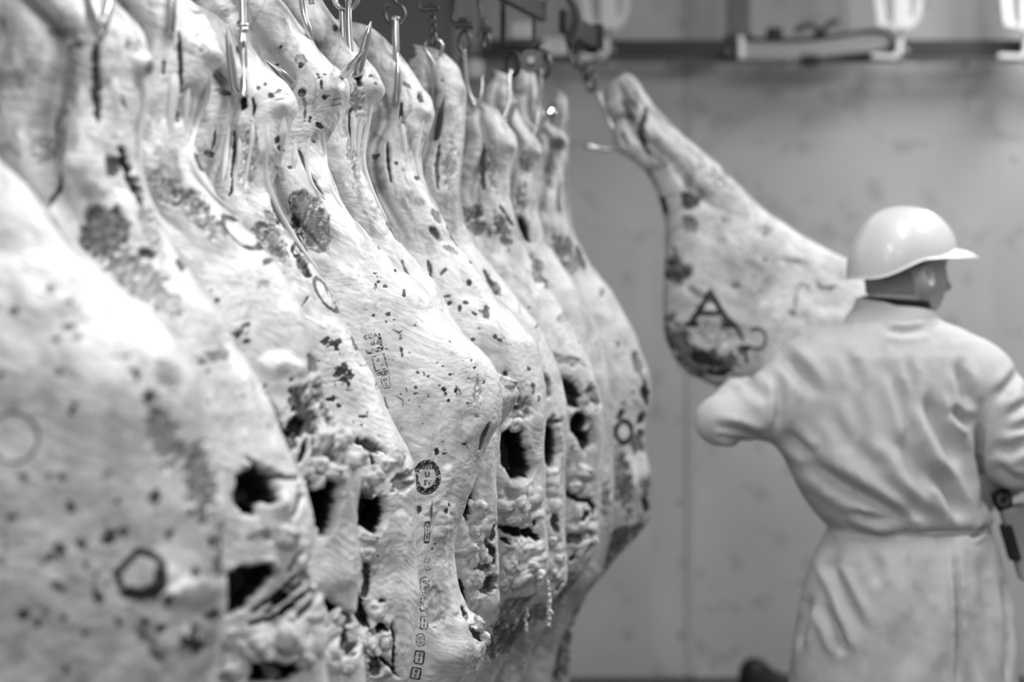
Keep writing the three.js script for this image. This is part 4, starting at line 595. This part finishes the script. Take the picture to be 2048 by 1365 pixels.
// rail trolley frame between the last hooks
{
  const d = 5.5, g = thing('trolley_frame', 'dark rectangular trolley frame hanging from the rail above the last hocks', 'trolley', at(1036, 92, d).toArray()), o = g.position.clone();
  const b = (name, pts, r, m = M.railSteel) => part(g, name, bar(V(d, pts).map((v) => v.sub(o)), r, 16, 8), m);
  b('side_bar', [[1006, -30], [1006, 40], [1006, 90]], .007); b('side_bar', [[1068, -10], [1068, 45], [1068, 92]], .005); b('cross_bar', [[1004, 90], [1036, 92], [1070, 92]], .008);
  const w = part(g, 'roller', (() => { const q = new THREE.CylinderGeometry(.03, .03, .02, 20); q.rotateX(Math.PI / 2); const p = at(1062, 122, d).sub(o); q.translate(p.x, p.y, p.z); return q; })(), M.darkSteel);
  part(w, 'axle', (() => { const q = new THREE.CylinderGeometry(.01, .01, .05, 12); q.rotateX(Math.PI / 2); const p = at(1062, 122, d).sub(o); q.translate(p.x, p.y, p.z); return q; })(), M.galv);
}
// rail along the far wall with its brackets
{
  const d = 8.56, g = thing('overhead_rail', 'dark flat rail fixed along the far wall above the worker', 'rail', at(1640, 100, d).toArray(), 'overhead rails'), o = g.position.clone();
  const a = at(960, 80, d).sub(o), b = at(2140, 119, d).sub(o);
  part(g, 'rail_bar', rbox(b.x - a.x, a.y - b.y, .03, (a.x + b.x) / 2, 0, 0, .004), M.railSteel);
  part(g, 'lower_flange', rbox(b.x - a.x, .012, .05, (a.x + b.x) / 2, b.y - .004, 0, .003), M.darkSteel);
  for (const x of [1340, 1560, 1930]) { const p = at(x, 122, d).sub(o); part(g, 'flange_bolt', rbox(.02, .02, .02, p.x, p.y - .01, 0, .004), M.darkSteel); }
  const post = thing('rail_post', 'grey flat post rising from the wall rail to the ceiling', 'post', at(1477, 78, 8.62).toArray());
  { const p = at(1500, 0, 8.62).x - at(1455, 0, 8.62).x; part(post, 'post_plate', rbox(p, CH - post.position.y, .03, 0, (CH - post.position.y) / 2, 0, .004), mat(.42, .5, .3)); part(post, 'foot_plate', rbox(p * 1.25, .03, .05, 0, .0, .0, .004), M.railSteel); }
}
function bracket(label, cx, k = 1) {
  const d = 8.42, g = thing('rail_bracket', label, 'bracket', at(cx, 110, d).toArray(), 'white rail brackets'), o = g.position.clone(), X = (x) => cx + (x - 1798) * k;
  const pl = (name, pts, w, m = M.whitePaint) => { const v = pts.map(([x, y]) => at(X(x), y, d).sub(o)); const geo = []; for (let i = 0; i < v.length - 1; i++) { const L = v[i].distanceTo(v[i + 1]), q = rbox(w, L + w * .4, .03, 0, 0, 0, .004); q.rotateZ(Math.atan2(-(v[i + 1].x - v[i].x), v[i + 1].y - v[i].y)); q.translate((v[i].x + v[i + 1].x) / 2, (v[i].y + v[i + 1].y) / 2, 0); geo.push(q); } return part(g, name, geo.length > 1 ? mergeGeometries(geo) : geo[0], m); };
  pl('arm_plate', [[1752, -240], [1754, -20], [1762, 46]], .04); pl('arm_plate', [[1756, 50], [1782, 52]], .018); pl('centre_plate', [[1802, -240], [1803, 56]], .066); pl('curved_arm', [[1840, -240], [1838, 0], [1834, 30], [1822, 50]], .028);
  pl('stem', [[1803, 56], [1796, 110]], .024); pl('clamp_block', [[1796, 70], [1818, 64]], .03, M.galv); pl('foot', [[1744, 112], [1794, 114]], .018); const b = pl('bolt', [[1799, 127], [1816, 127]], .014, M.galv); pl('bolt', [[1806, 96], [1814, 104]], .016, M.galv);
}
bracket('white painted bracket clamped to the wall rail above the hard hat', 1798);
bracket('white painted bracket on the wall rail close to the post and the tilted carcass', 1212, 1);
bracket('white painted bracket on the wall rail at the right hand corner', 2052, 1);
{ // pale fittings on the wall rail seen between the far hooks
  for (const [x, y, w, h, l] of [[1044, 62, 42, 34, 'small white junction box above the far wall rail behind the trolley frame'], [1112, 94, 54, 34, 'small white plate on the far wall rail beside the last hook'], [950, 138, 30, 34, 'pale square plate on the far wall behind the swung hook']]) {
    const p = at(x, y, 8.5), s = 8.5 / F, g = thing('rail_fitting', l, 'fitting', p.toArray(), 'pale fittings by the wall rail');
    part(g, 'plate', rbox(w * s, h * s, .05, 0, 0, 0, .008), M.whitePaint); part(g, 'screw', (() => { const q = new THREE.SphereGeometry(.008, 8, 6); q.translate(0, 0, .026); return q; })(), M.galv); part(g, 'mount', rbox(w * s * .4, h * s * .4, .2, 0, 0, -.11, .004), M.galv);
  }
}
{ // track switch on the wall rail
  const d = 8.49, g = thing('rail_switch', 'bent galvanised rail switch with black stops on the far wall rail', 'rail switch', at(1630, 100, d).toArray()), o = g.position.clone();
  const s = new THREE.Shape(); [[1474, 84], [1560, 84], [1610, 84], [1690, 72], [1755, 64], [1778, 70], [1786, 88], [1770, 100], [1700, 110], [1640, 118], [1560, 120], [1480, 119]].forEach(([x, y], i) => { const p = at(x, y, d).sub(o); i ? s.lineTo(p.x, p.y) : s.moveTo(p.x, p.y); });
  part(g, 'switch_plate', new THREE.ExtrudeGeometry(s, { depth: .04, bevelSize: .006, bevelThickness: .006, bevelSegments: 2 }), mat(.62, .55, .2));
  const b = (name, pts, r, m) => part(g, name, bar(V(d, pts).map((v) => v.sub(o)), r, 24, 8), m);
  b('guide_bar', [[1480, 79, .045], [1600, 80, .045], [1690, 70, .045], [1752, 62, .045], [1778, 68, .045], [1786, 86, .045]], .009, M.blackPaint); b('guide_bar', [[1786, 90, .045], [1765, 101, .045], [1700, 110, .045], [1640, 117, .045]], .008, M.darkSteel);
  const q = (name, x, y, w, h, m, z = .05) => { const p = at(x, y, d).sub(o), k = d / F; return part(g, name, rbox(w * k, h * k, .06, p.x, p.y, z, .006), m); };
  q('mount', 1500, 100, 20, 26, M.galv, -.03); q('mount', 1700, 92, 20, 24, M.galv, -.03); q('stop_block', 1548, 68, 30, 24, M.blackPaint, .0); q('stop_block', 1616, 124, 32, 22, M.rubber); q('end_clamp', 1478, 98, 12, 46, M.whitePaint); q('pivot_block', 1640, 74, 24, 20, M.blackPaint, 0);
  b('lever', [[1590, 62, 0], [1620, 50, 0], [1640, 60, 0], [1660, 48, 0], [1676, 42, 0]], .012, M.darkSteel); part(g, 'ball_knob', (() => { const w = new THREE.SphereGeometry(.018, 14, 10); const p = at(1455, 105, d).sub(o); w.translate(p.x, p.y, .03); return w; })(), M.galv);
}

// ---------- the worker ----------
{
  const d = 5.4, k = d / F, base = at(1800, HY, d); base.y = 0;
  const g = thing('person', 'worker in a white coat and white hard hat seen from behind, pushing the tilted carcass', 'person', base.toArray());
  const pt = (x, y, z = 0) => { const v = at(x, y, d); return new THREE.Vector3(v.x - base.x, v.y, z); };       // z towards the camera
  // head in its own frame: face along +x turned 35 degrees away from the picture plane
  const HC = pt(1808, 540), phi = .42, fx = Math.cos(phi), fz = -Math.sin(phi);
  const headSD = (x, y, z) => { // local head coordinates, metres
    const E = (cx, cy, cz, rx, ry, rz) => { const q = Math.hypot((x - cx) / rx, (y - cy) / ry, (z - cz) / rz); return (q - 1) * Math.min(rx, ry, rz); };
    let s = E(-.005, .045, 0, .1, .1, .078); s = smin(s, E(.03, -.02, 0, .072, .09, .064), .04); s = smin(s, E(.062, -.075, 0, .035, .03, .035), .04);
    s = smin(s, cap([x, y, z], new THREE.Vector3(.09, .012, 0), new THREE.Vector3(.127, -.042, 0), .009, .014), .014); s = smin(s, E(.088, .03, 0, .02, .014, .05), .02);
    s = smin(s, E(.092, -.058, 0, .014, .008, .022), .012); s = smin(s, E(.092, -.07, 0, .013, .008, .02), .01); s = smin(s, E(.06, -.025, .045, .03, .025, .02), .03); s = smin(s, E(.06, -.025, -.045, .03, .025, .02), .03);
    for (const q of [-1, 1]) { s = Math.max(s, -E(.098, .008, q * .031, .012, .01, .016)); s = smin(s, E(.088, .008, q * .031, .012, .011, .013), .004); // eye sockets with eyes
      const ex = .004 - y * .15; s = smin(s, Math.max(E(ex, -.018, q * .086, .022, .036, .02), -E(ex + .004, -.014, q * .105, .014, .026, .017)), .004); }
    return smin(s, cap([x, y, z], new THREE.Vector3(-.025, -.02, 0), new THREE.Vector3(-.045, -.2, 0), .062, .066), .05);
  };
  const headGeo = nets(headSD, [-.125, -.2, -.11], [.145, .155, .11], .0036); headGeo.rotateY(Math.atan2(-fz, fx)); headGeo.translate(HC.x, HC.y, HC.z);
  // joints
  const SL = pt(1600, 770), EL = pt(1434, 838, .07), WL = pt(1490, 800, -.2), SR = pt(1955, 772), ER = pt(2046, 905, .04), WR = pt(2030, 985, -.2);
  const hip = pt(1812, 1130), chest = pt(1765, 800), neck = pt(1792, 640);
  const hand = (W, dirv, up, side) => { // palm with five bent fingers
    const D = dirv.clone().normalize(), S = new THREE.Vector3().crossVectors(up, D).normalize().multiplyScalar(side), U = new THREE.Vector3().crossVectors(D, S).normalize(), P = (a, b, c) => W.clone().addScaledVector(D, a).addScaledVector(S, b).addScaledVector(U, c), c = [];
    for (const [i, L] of [[-1.5, .062], [-.5, .075], [.5, .08], [1.5, .07]].entries()) { const b = L[0] * .021; c.push([P(.02, b * .7, 0), P(.095, b, 0), .014, .0115]); c.push([P(.095, b, 0), P(.095 + L[1] * .55, b, -.008), .0105, .0095]); c.push([P(.095 + L[1] * .55, b, -.008), P(.095 + L[1], b, -.03), .0095, .008]); }
    c.push([P(.025, .025, 0), P(.06, .055, -.01), .015, .012]); c.push([P(.06, .055, -.01), P(.1, .062, -.02), .0115, .009]);
    const f = (x, y, z) => { let s = 1; for (const q of c) s = smin(s, cap([x, y, z], ...q), .006); return smin(s, cap([x, y, z], P(-.08, 0, 0), P(.03, 0, 0), .03, .028), .02); };
    const lo = [W.x - .2, W.y - .2, W.z - .2], hi = [W.x + .2, W.y + .2, W.z + .2]; return nets(f, lo, hi, .0045);
  };
  const handL = hand(WL, new THREE.Vector3(.3, .25, -.8), new THREE.Vector3(0, 1, 0), 1), handR = hand(WR, new THREE.Vector3(-.1, -.4, -.6), new THREE.Vector3(1, 0, 0), 1);
  const kneeL = pt(1740, 0, -.02), kneeR = pt(1880, 0, .02); kneeL.y = kneeR.y = .5; const footL = pt(1735, 0, .02), footR = pt(1885, 0, .06); footL.y = footR.y = .1;
  const hl = pt(1750, 1150), hr = pt(1870, 1150);
  const bodySD = (x, y, z) => {
    const p = [x, y, z]; let s = cap(p, chest, hip, .13, .13); s = smin(s, cap(p, neck, chest, .06, .1), .08); s = smin(s, cap(p, pt(1620, 770), pt(1920, 770), .07, .07), .08);
    for (const q of [[SL, EL, .055, .045], [EL, WL, .042, .03], [SR, ER, .055, .045], [ER, WR, .042, .03], [hl, kneeL, .085, .055], [hr, kneeR, .085, .055], [kneeL, footL, .052, .04], [kneeR, footR, .052, .04]]) s = smin(s, cap(p, ...q), .03);
    return s;
  };
  const bodyGeo = nets(bodySD, [-.62, .05, -.3], [.5, 1.66, .3], .012);
  part(g, 'body', mergeGeometries([bodyGeo, headGeo, handL, handR]), M.skin);
  // cropped hair on the nape
  { const hs = (x, y, z) => Math.max(headSD(x, y, z) - .004, x + y * .3 + .036, -(y + .06), y - .08, -(headSD(x, y, z) + .006)); const q = nets(hs, [-.125, -.07, -.1], [.02, .1, .1], .004); q.rotateY(Math.atan2(-fz, fx)); q.translate(HC.x, HC.y, HC.z); part(g, 'hair', q, M.hair); }
  // coat
  const TL = [[628, 1722, 1862, .085], [644, 1686, 1890, .095], [660, 1628, 1930, .105], [685, 1572, 1966, .12], [712, 1545, 1980, .135], [760, 1552, 1975, .145], [850, 1552, 1958, .155], [900, 1558, 1952, .16], [950, 1584, 1956, .16], [1000, 1610, 1966, .155], [1030, 1632, 1982, .15], [1044, 1646, 1985, .142], [1055, 1660, 1975, .125], [1066, 1652, 1984, .135], [1100, 1632, 1998, .15], [1150, 1612, 2010, .165], [1220, 1596, 2020, .18], [1300, 1584, 2028, .19], [1365, 1578, 2034, .2], [1440, 1572, 2040, .205]];
  const TT = TL.map(([y, a, b, h]) => { const p = pt(a, y), q = pt(b, y); return [p.y, (p.x + q.x) / 2, (q.x - p.x) / 2, h]; }).reverse();
  const col = (c) => TT.map((r) => [r[0], r[c]]), TC = col(1), TX = col(2), TZ = col(3), yb = TT[0][0], yt = TT[TT.length - 1][0];
  const coatSD = (x, y, z) => {
    const yy = clamp(y, yb, yt), hx = tab(TX, yy), hz = tab(TZ, yy), c = tab(TC, yy), q = Math.hypot((x - c) / hx, z / hz); let s = (q - 1) * Math.min(hx, hz) * .9; s = Math.max(s, yb - y, y - yt);
    const p = [x, y, z]; s = smin(s, smin(cap(p, pt(1600, 795), EL, .1, .056), cap(p, EL, WL, .056, .045), .03), .05); return smin(s, smin(cap(p, SR, ER, .102, .085), cap(p, ER, WR, .082, .05), .05), .045);
  };
  const coatGeo = nets(coatSD, [-.64, pt(0, 1450).y, -.42], [.5, pt(0, 605).y, .33], .0075);
  const folds = [ // valleys of the cloth: points, width px, depth mm
    [[[1547, 702], [1575, 725], [1596, 748], [1624, 797]], 15, 13], [[[1758, 720], [1782, 786], [1798, 850], [1804, 892]], 13, 9], [[[1795, 700], [1802, 760], [1806, 830]], 10, 6], [[[1818, 776], [1842, 818], [1877, 881], [1900, 930]], 18, 13], [[[1765, 846], [1807, 916], [1842, 980]], 20, 13], [[[1818, 909], [1870, 962], [1912, 1040]], 14, 14],
    [[[1589, 899], [1631, 938], [1702, 980], [1772, 1015], [1812, 1038]], 16, 14], [[[1677, 1008], [1720, 1022], [1772, 1036]], 9, 10], [[[1730, 934], [1790, 987], [1860, 1040]], 13, 9], [[[1874, 807], [1900, 830], [1930, 846]], 12, 10], [[[1944, 790], [1944, 909], [1955, 960], [1962, 1020]], 10, 16], [[[1891, 716], [1910, 770], [1920, 815]], 13, 9], [[[1560, 850], [1590, 890], [1620, 910]], 12, 8],
    [[[1408, 842], [1466, 855], [1526, 876]], 10, 10], [[[1410, 862], [1460, 872], [1500, 884]], 7, 8], [[[1480, 735], [1500, 775], [1535, 800]], 12, 6], [[[1546, 740], [1550, 800], [1545, 870]], 10, 9], [[[1630, 790], [1680, 880], [1740, 940]], 16, 6], [[[1690, 760], [1700, 860], [1720, 930]], 14, 5], [[[1660, 690], [1690, 730], [1700, 780]], 12, 4],
    [[[1968, 800], [2000, 770], [2036, 735]], 12, 8], [[[1965, 888], [2000, 892], [2046, 868]], 12, 10], [[[1985, 830], [2020, 812], [2048, 800]], 9, 6], [[[1975, 920], [2000, 945], [2040, 958]], 9, 9], [[[1990, 860], [2020, 850], [2046, 842]], 8, 6],
    [[[1672, 1083], [1652, 1127], [1677, 1182], [1711, 1257]], 11, 11], [[[1629, 1185], [1657, 1250], [1672, 1294]], 11, 12], [[[1619, 1175], [1600, 1240], [1590, 1300]], 8, 8], [[[1887, 1075], [1888, 1200], [1887, 1365]], 6, 16], [[[1994, 1141], [1997, 1250], [1996, 1365]], 10, 9], [[[1841, 1073], [1810, 1220], [1769, 1365]], 26, 7], [[[1915, 1180], [1925, 1270], [1940, 1365]], 14, 6], [[[1720, 1080], [1735, 1120], [1730, 1160]], 12, 5], [[[1940, 1080], [1950, 1180], [1955, 1300]], 14, 5], [[[1966, 1040], [1940, 1060], [1920, 1066]], 6, 6],
    [[[1740, 655], [1790, 664], [1850, 655]], 8, 5],
  ];
  { const P = coatGeo.attributes.position, N = coatGeo.attributes.normal;
    for (let i = 0; i < P.count; i++) {
      const x = P.getX(i), y = P.getY(i), z = P.getZ(i), nx = N.getX(i), ny = N.getY(i), nz = N.getZ(i), X = (x + base.x) / k + 1024, Y = HY - (y - EYE) / k; let D = .005 * (fb2(x * 14 + y * 5, y * 9, 3) - .5) + .0025 * (fb2(x * 40 + z * 30, y * 26, 2) - .5);
      if (nz > -.2) for (const [pts, w, dep] of folds) { if (Math.abs(X - pts[0][0]) > 300 || Y < pts[0][1] - 130 || Y > pts[pts.length - 1][1] + 130) continue; const [q, t] = segDist(pts, X, Y), e = sst(0, .4, t) * sst(0, .3, 1 - t); if (q < w * 4) D += dep * .0015 * e * (-1.15 * Math.exp(-((q / w) ** 2)) + .6 * Math.exp(-(((q - 1.7 * w) / w) ** 2))) * sst(-.2, .2, nz); }
      P.setXYZ(i, x + nx * D, y + ny * D, z + nz * D);
    }
    coatGeo.computeVertexNormals(); const uv = new Float32Array(P.count * 2); for (let i = 0; i < P.count; i++) { uv[2 * i] = P.getX(i) * 1.2; uv[2 * i + 1] = P.getY(i) * 1.2; } coatGeo.setAttribute('uv', new THREE.BufferAttribute(uv, 2)); }
  const coatM = mat(1, .85); coatM.map = tex(512, 512, (u, v) => .76 - .07 * sst(.55, .8, fb2(u * 14, v * 14, 4)) + .03 * (fb2(u * 60, v * 60, 2) - .5));
  part(g, 'coat', coatGeo, coatM);
  { // belt tie in the waist, collar, dark shirt neck
    const ring = (y, rx, rz, cx, tiltx) => [...Array(20)].map((_, i) => { const a = i / 20 * Math.PI * 2; return new THREE.Vector3(cx + rx * Math.cos(a), y + tiltx * Math.cos(a), rz * Math.sin(a)); });
    const w = pt(1818, 1056), wr = pt(1660, 1056), wq = pt(1977, 1056); part(g, 'waist_tie', bar(ring(w.y, (wq.x - wr.x) / 2 + .002, .127, (wr.x + wq.x) / 2, -.002), .006, 80, 8, true), coatM);
    const band = (rows, m, name) => { // swept band: rows of [y, rx, rz, cx, cz, slope], outside then inside
      const n = 64, pos = [], idx = []; rows.forEach(([y, rx, rz, cx, cz, sl]) => { for (let i = 0; i < n; i++) { const a = i / n * Math.PI * 2, wv = .002 * Math.sin(a * 5 + y * 90); pos.push(cx + (rx + wv) * Math.cos(a), y + sl * Math.cos(a) - sl * .4 * Math.max(0, -Math.sin(a)), cz + (rz + wv) * Math.sin(a)); } });
      for (let r = 0; r < rows.length - 1; r++) for (let i = 0; i < n; i++) { const a = r * n + i, b = r * n + (i + 1) % n; idx.push(a, a + n, b, b, a + n, b + n); }
      const q = new THREE.BufferGeometry(); q.setAttribute('position', new THREE.Float32BufferAttribute(pos, 3)); q.setIndex(idx); q.computeVertexNormals(); return part(g, name, q, m);
    };
    const cb = pt(1786, 644), ct = pt(1792, 612);
    const coll = band([[cb.y - .02, .125, .1, cb.x, .0, -.012], [cb.y, .118, .096, cb.x, 0, -.014], [(cb.y + ct.y) / 2, .108, .09, ct.x, 0, -.016], [ct.y, .099, .086, ct.x, 0, -.016], [ct.y + .004, .094, .082, ct.x, 0, -.016], [ct.y - .002, .089, .078, ct.x, 0, -.016], [cb.y, .085, .075, ct.x, 0, -.014]], new THREE.MeshStandardMaterial({ color: grey(.76), roughness: .85, side: THREE.DoubleSide }), 'collar');
    band([[ct.y - .05, .086, .076, ct.x, 0, -.012], [ct.y + .012, .085, .082, ct.x, .004, -.008], [ct.y + .018, .081, .079, ct.x, .004, -.006], [ct.y + .012, .074, .07, ct.x, .004, -.006]], new THREE.MeshStandardMaterial({ color: grey(.1), roughness: .9, side: THREE.DoubleSide }), 'shirt_neck');
  }
  // hard hat
  {
    const n = 96, R = 40, pos = [], idx = [], shell = (off) => { const b0 = pos.length / 3;
      for (let j = 0; j <= R; j++) for (let i = 0; i < n; i++) {
        const a = i / n * Math.PI * 2, c = Math.cos(a), s = Math.sin(a), front = sst(.1, .9, c), back = sst(0, .9, -c), rimY = -.012 * (1 - front) - .042 * back + .004 * front;
        const t = j / 34, el = Math.min(1, t) * Math.PI / 2, A = .146 + off, B = .12 + off, Hh = .117 + off; let rr = Math.sin(el), y = Math.cos(el) * Hh; rr = Math.pow(rr, .92);
        let rx = A * rr, rz = B * rr; const dropY = rimY; if (t <= 1) { y = Math.cos(el) * (Hh - dropY) + dropY; const ridge = off > -.001 ? .004 * sst(.35, .15, Math.abs(s)) * sst(.1, .4, t) * sst(1, .8, t) : 0; rx += ridge * .6; y += ridge * .6; }
        else { const e = (t - 1) / (6 / 34), br = .006 + .05 * sst(.25, .9, c); rx += br * e; rz += br * e; y = dropY - .006 * e - .018 * e * e * front; }
        pos.push(rx * c, y + (off < -.001 && j === R ? .0 : 0), rz * s);
      } return b0; };
    const o = shell(0), q = shell(-.0035);
    for (let j = 0; j < R; j++) for (let i = 0; i < n; i++) { const a = j * n + i, b = j * n + (i + 1) % n; idx.push(o + a, o + b, o + a + n, o + b, o + b + n, o + a + n); idx.push(q + a, q + a + n, q + b, q + b, q + a + n, q + b + n); }
    for (let i = 0; i < n; i++) { const a = R * n + i, b = R * n + (i + 1) % n; idx.push(o + a, o + b, q + a, o + b, q + b, q + a); }
    const h = new THREE.BufferGeometry(); h.setAttribute('position', new THREE.Float32BufferAttribute(pos, 3)); h.setIndex(idx); h.computeVertexNormals(); h.rotateZ(.05); h.rotateY(Math.atan2(-fz, fx)); const hp = pt(1802, 506); h.translate(hp.x, hp.y, hp.z);
    const hh = part(g, 'hard_hat', h, M.hat);
    const bandG = bar([...Array(20)].map((_, i) => { const a = i / 20 * Math.PI * 2; return new THREE.Vector3(.098 * Math.cos(a), -.012, .083 * Math.sin(a)); }), .006, 60, 6, true); bandG.rotateY(Math.atan2(-fz, fx)); bandG.translate(hp.x, hp.y, hp.z); part(hh, 'sweat_band', bandG, M.blackPaint);
  }
  // trousers, boots
  { const tr = nets((x, y, z) => { const p = [x, y, z]; return smin(smin(cap(p, hl, kneeL, .1, .075), cap(p, kneeL, footL, .075, .07), .03), smin(cap(p, hr, kneeR, .1, .075), cap(p, kneeR, footR, .075, .07), .03), .02); }, [-.3, .16, -.2], [.3, .95, .25], .014); part(g, 'trousers', tr, coatM);
    for (const f of [footL, footR]) { const toe = new THREE.Vector3(f.x, .05, f.z - .2), heel = new THREE.Vector3(f.x, .05, f.z + .03), up = new THREE.Vector3(f.x, .3, f.z); part(g, 'boot', nets((x, y, z) => Math.max(smin(smin(cap([x, y, z], heel, toe, .05, .048), cap([x, y, z], heel, up, .055, .075), .04), 1, .01), -y + .001), [f.x - .12, -.012, f.z - .28], [f.x + .12, .36, f.z + .14], .01), M.whitePaint); } }
  // knife scabbard on the right hip
  { const q = new THREE.Group(); q.name = 'knife_scabbard'; g.add(q); const p = pt(2034, 1090, -.02); q.position.copy(p); q.rotation.z = .28;
    part(q, 'scabbard_case', rbox(.07, .19, .05, .02, 0, 0, .012), mat(.66, .4)); part(q, 'strap', rbox(.024, .092, .056, -.012, .008, .004, .005), M.blackPaint);
    const kh = part(q, 'knife_handle', bar([[.0, .09, 0], [.0, .115, 0], [-.004, .14, 0]].map((v) => new THREE.Vector3(...v)), [.02, .026, .022], 16, 12), M.rubber); part(kh, 'rivet', (() => { const w = new THREE.TorusGeometry(.013, .004, 8, 20); w.translate(-.003, .118, .026); return w; })(), mat(.4, .4)); }
}
{ // black boot on the floor by the wall
  const p = at(1535, 1365, 8.1), s = nets((x, y, z) => { const q = [x, y, z], v = (a, b, c) => new THREE.Vector3(a, b, c); let r = smin(cap(q, v(-.05, .06, 0), v(.16, .05, 0), .06, .045), cap(q, v(-.045, .05, 0), v(-.05, .16, 0), .055, .05), .05); r = smin(r, cap(q, v(-.05, .14, 0), v(.06, .12, 0), .04, .03), .05); return Math.max(r, -y + .001); }, [-.14, -.012, -.1], [.24, .24, .1], .009);
  const g = thing('rubber_boot', 'black rounded rubber overshoe on the floor by the wall behind the worker', 'boot', [p.x, 0, -8.1]); part(g, 'upper', s, M.rubber); part(g, 'sole', rbox(.27, .016, .11, .04, .008, 0, .007), M.blackPaint);
}
renderer.render(scene, camera);
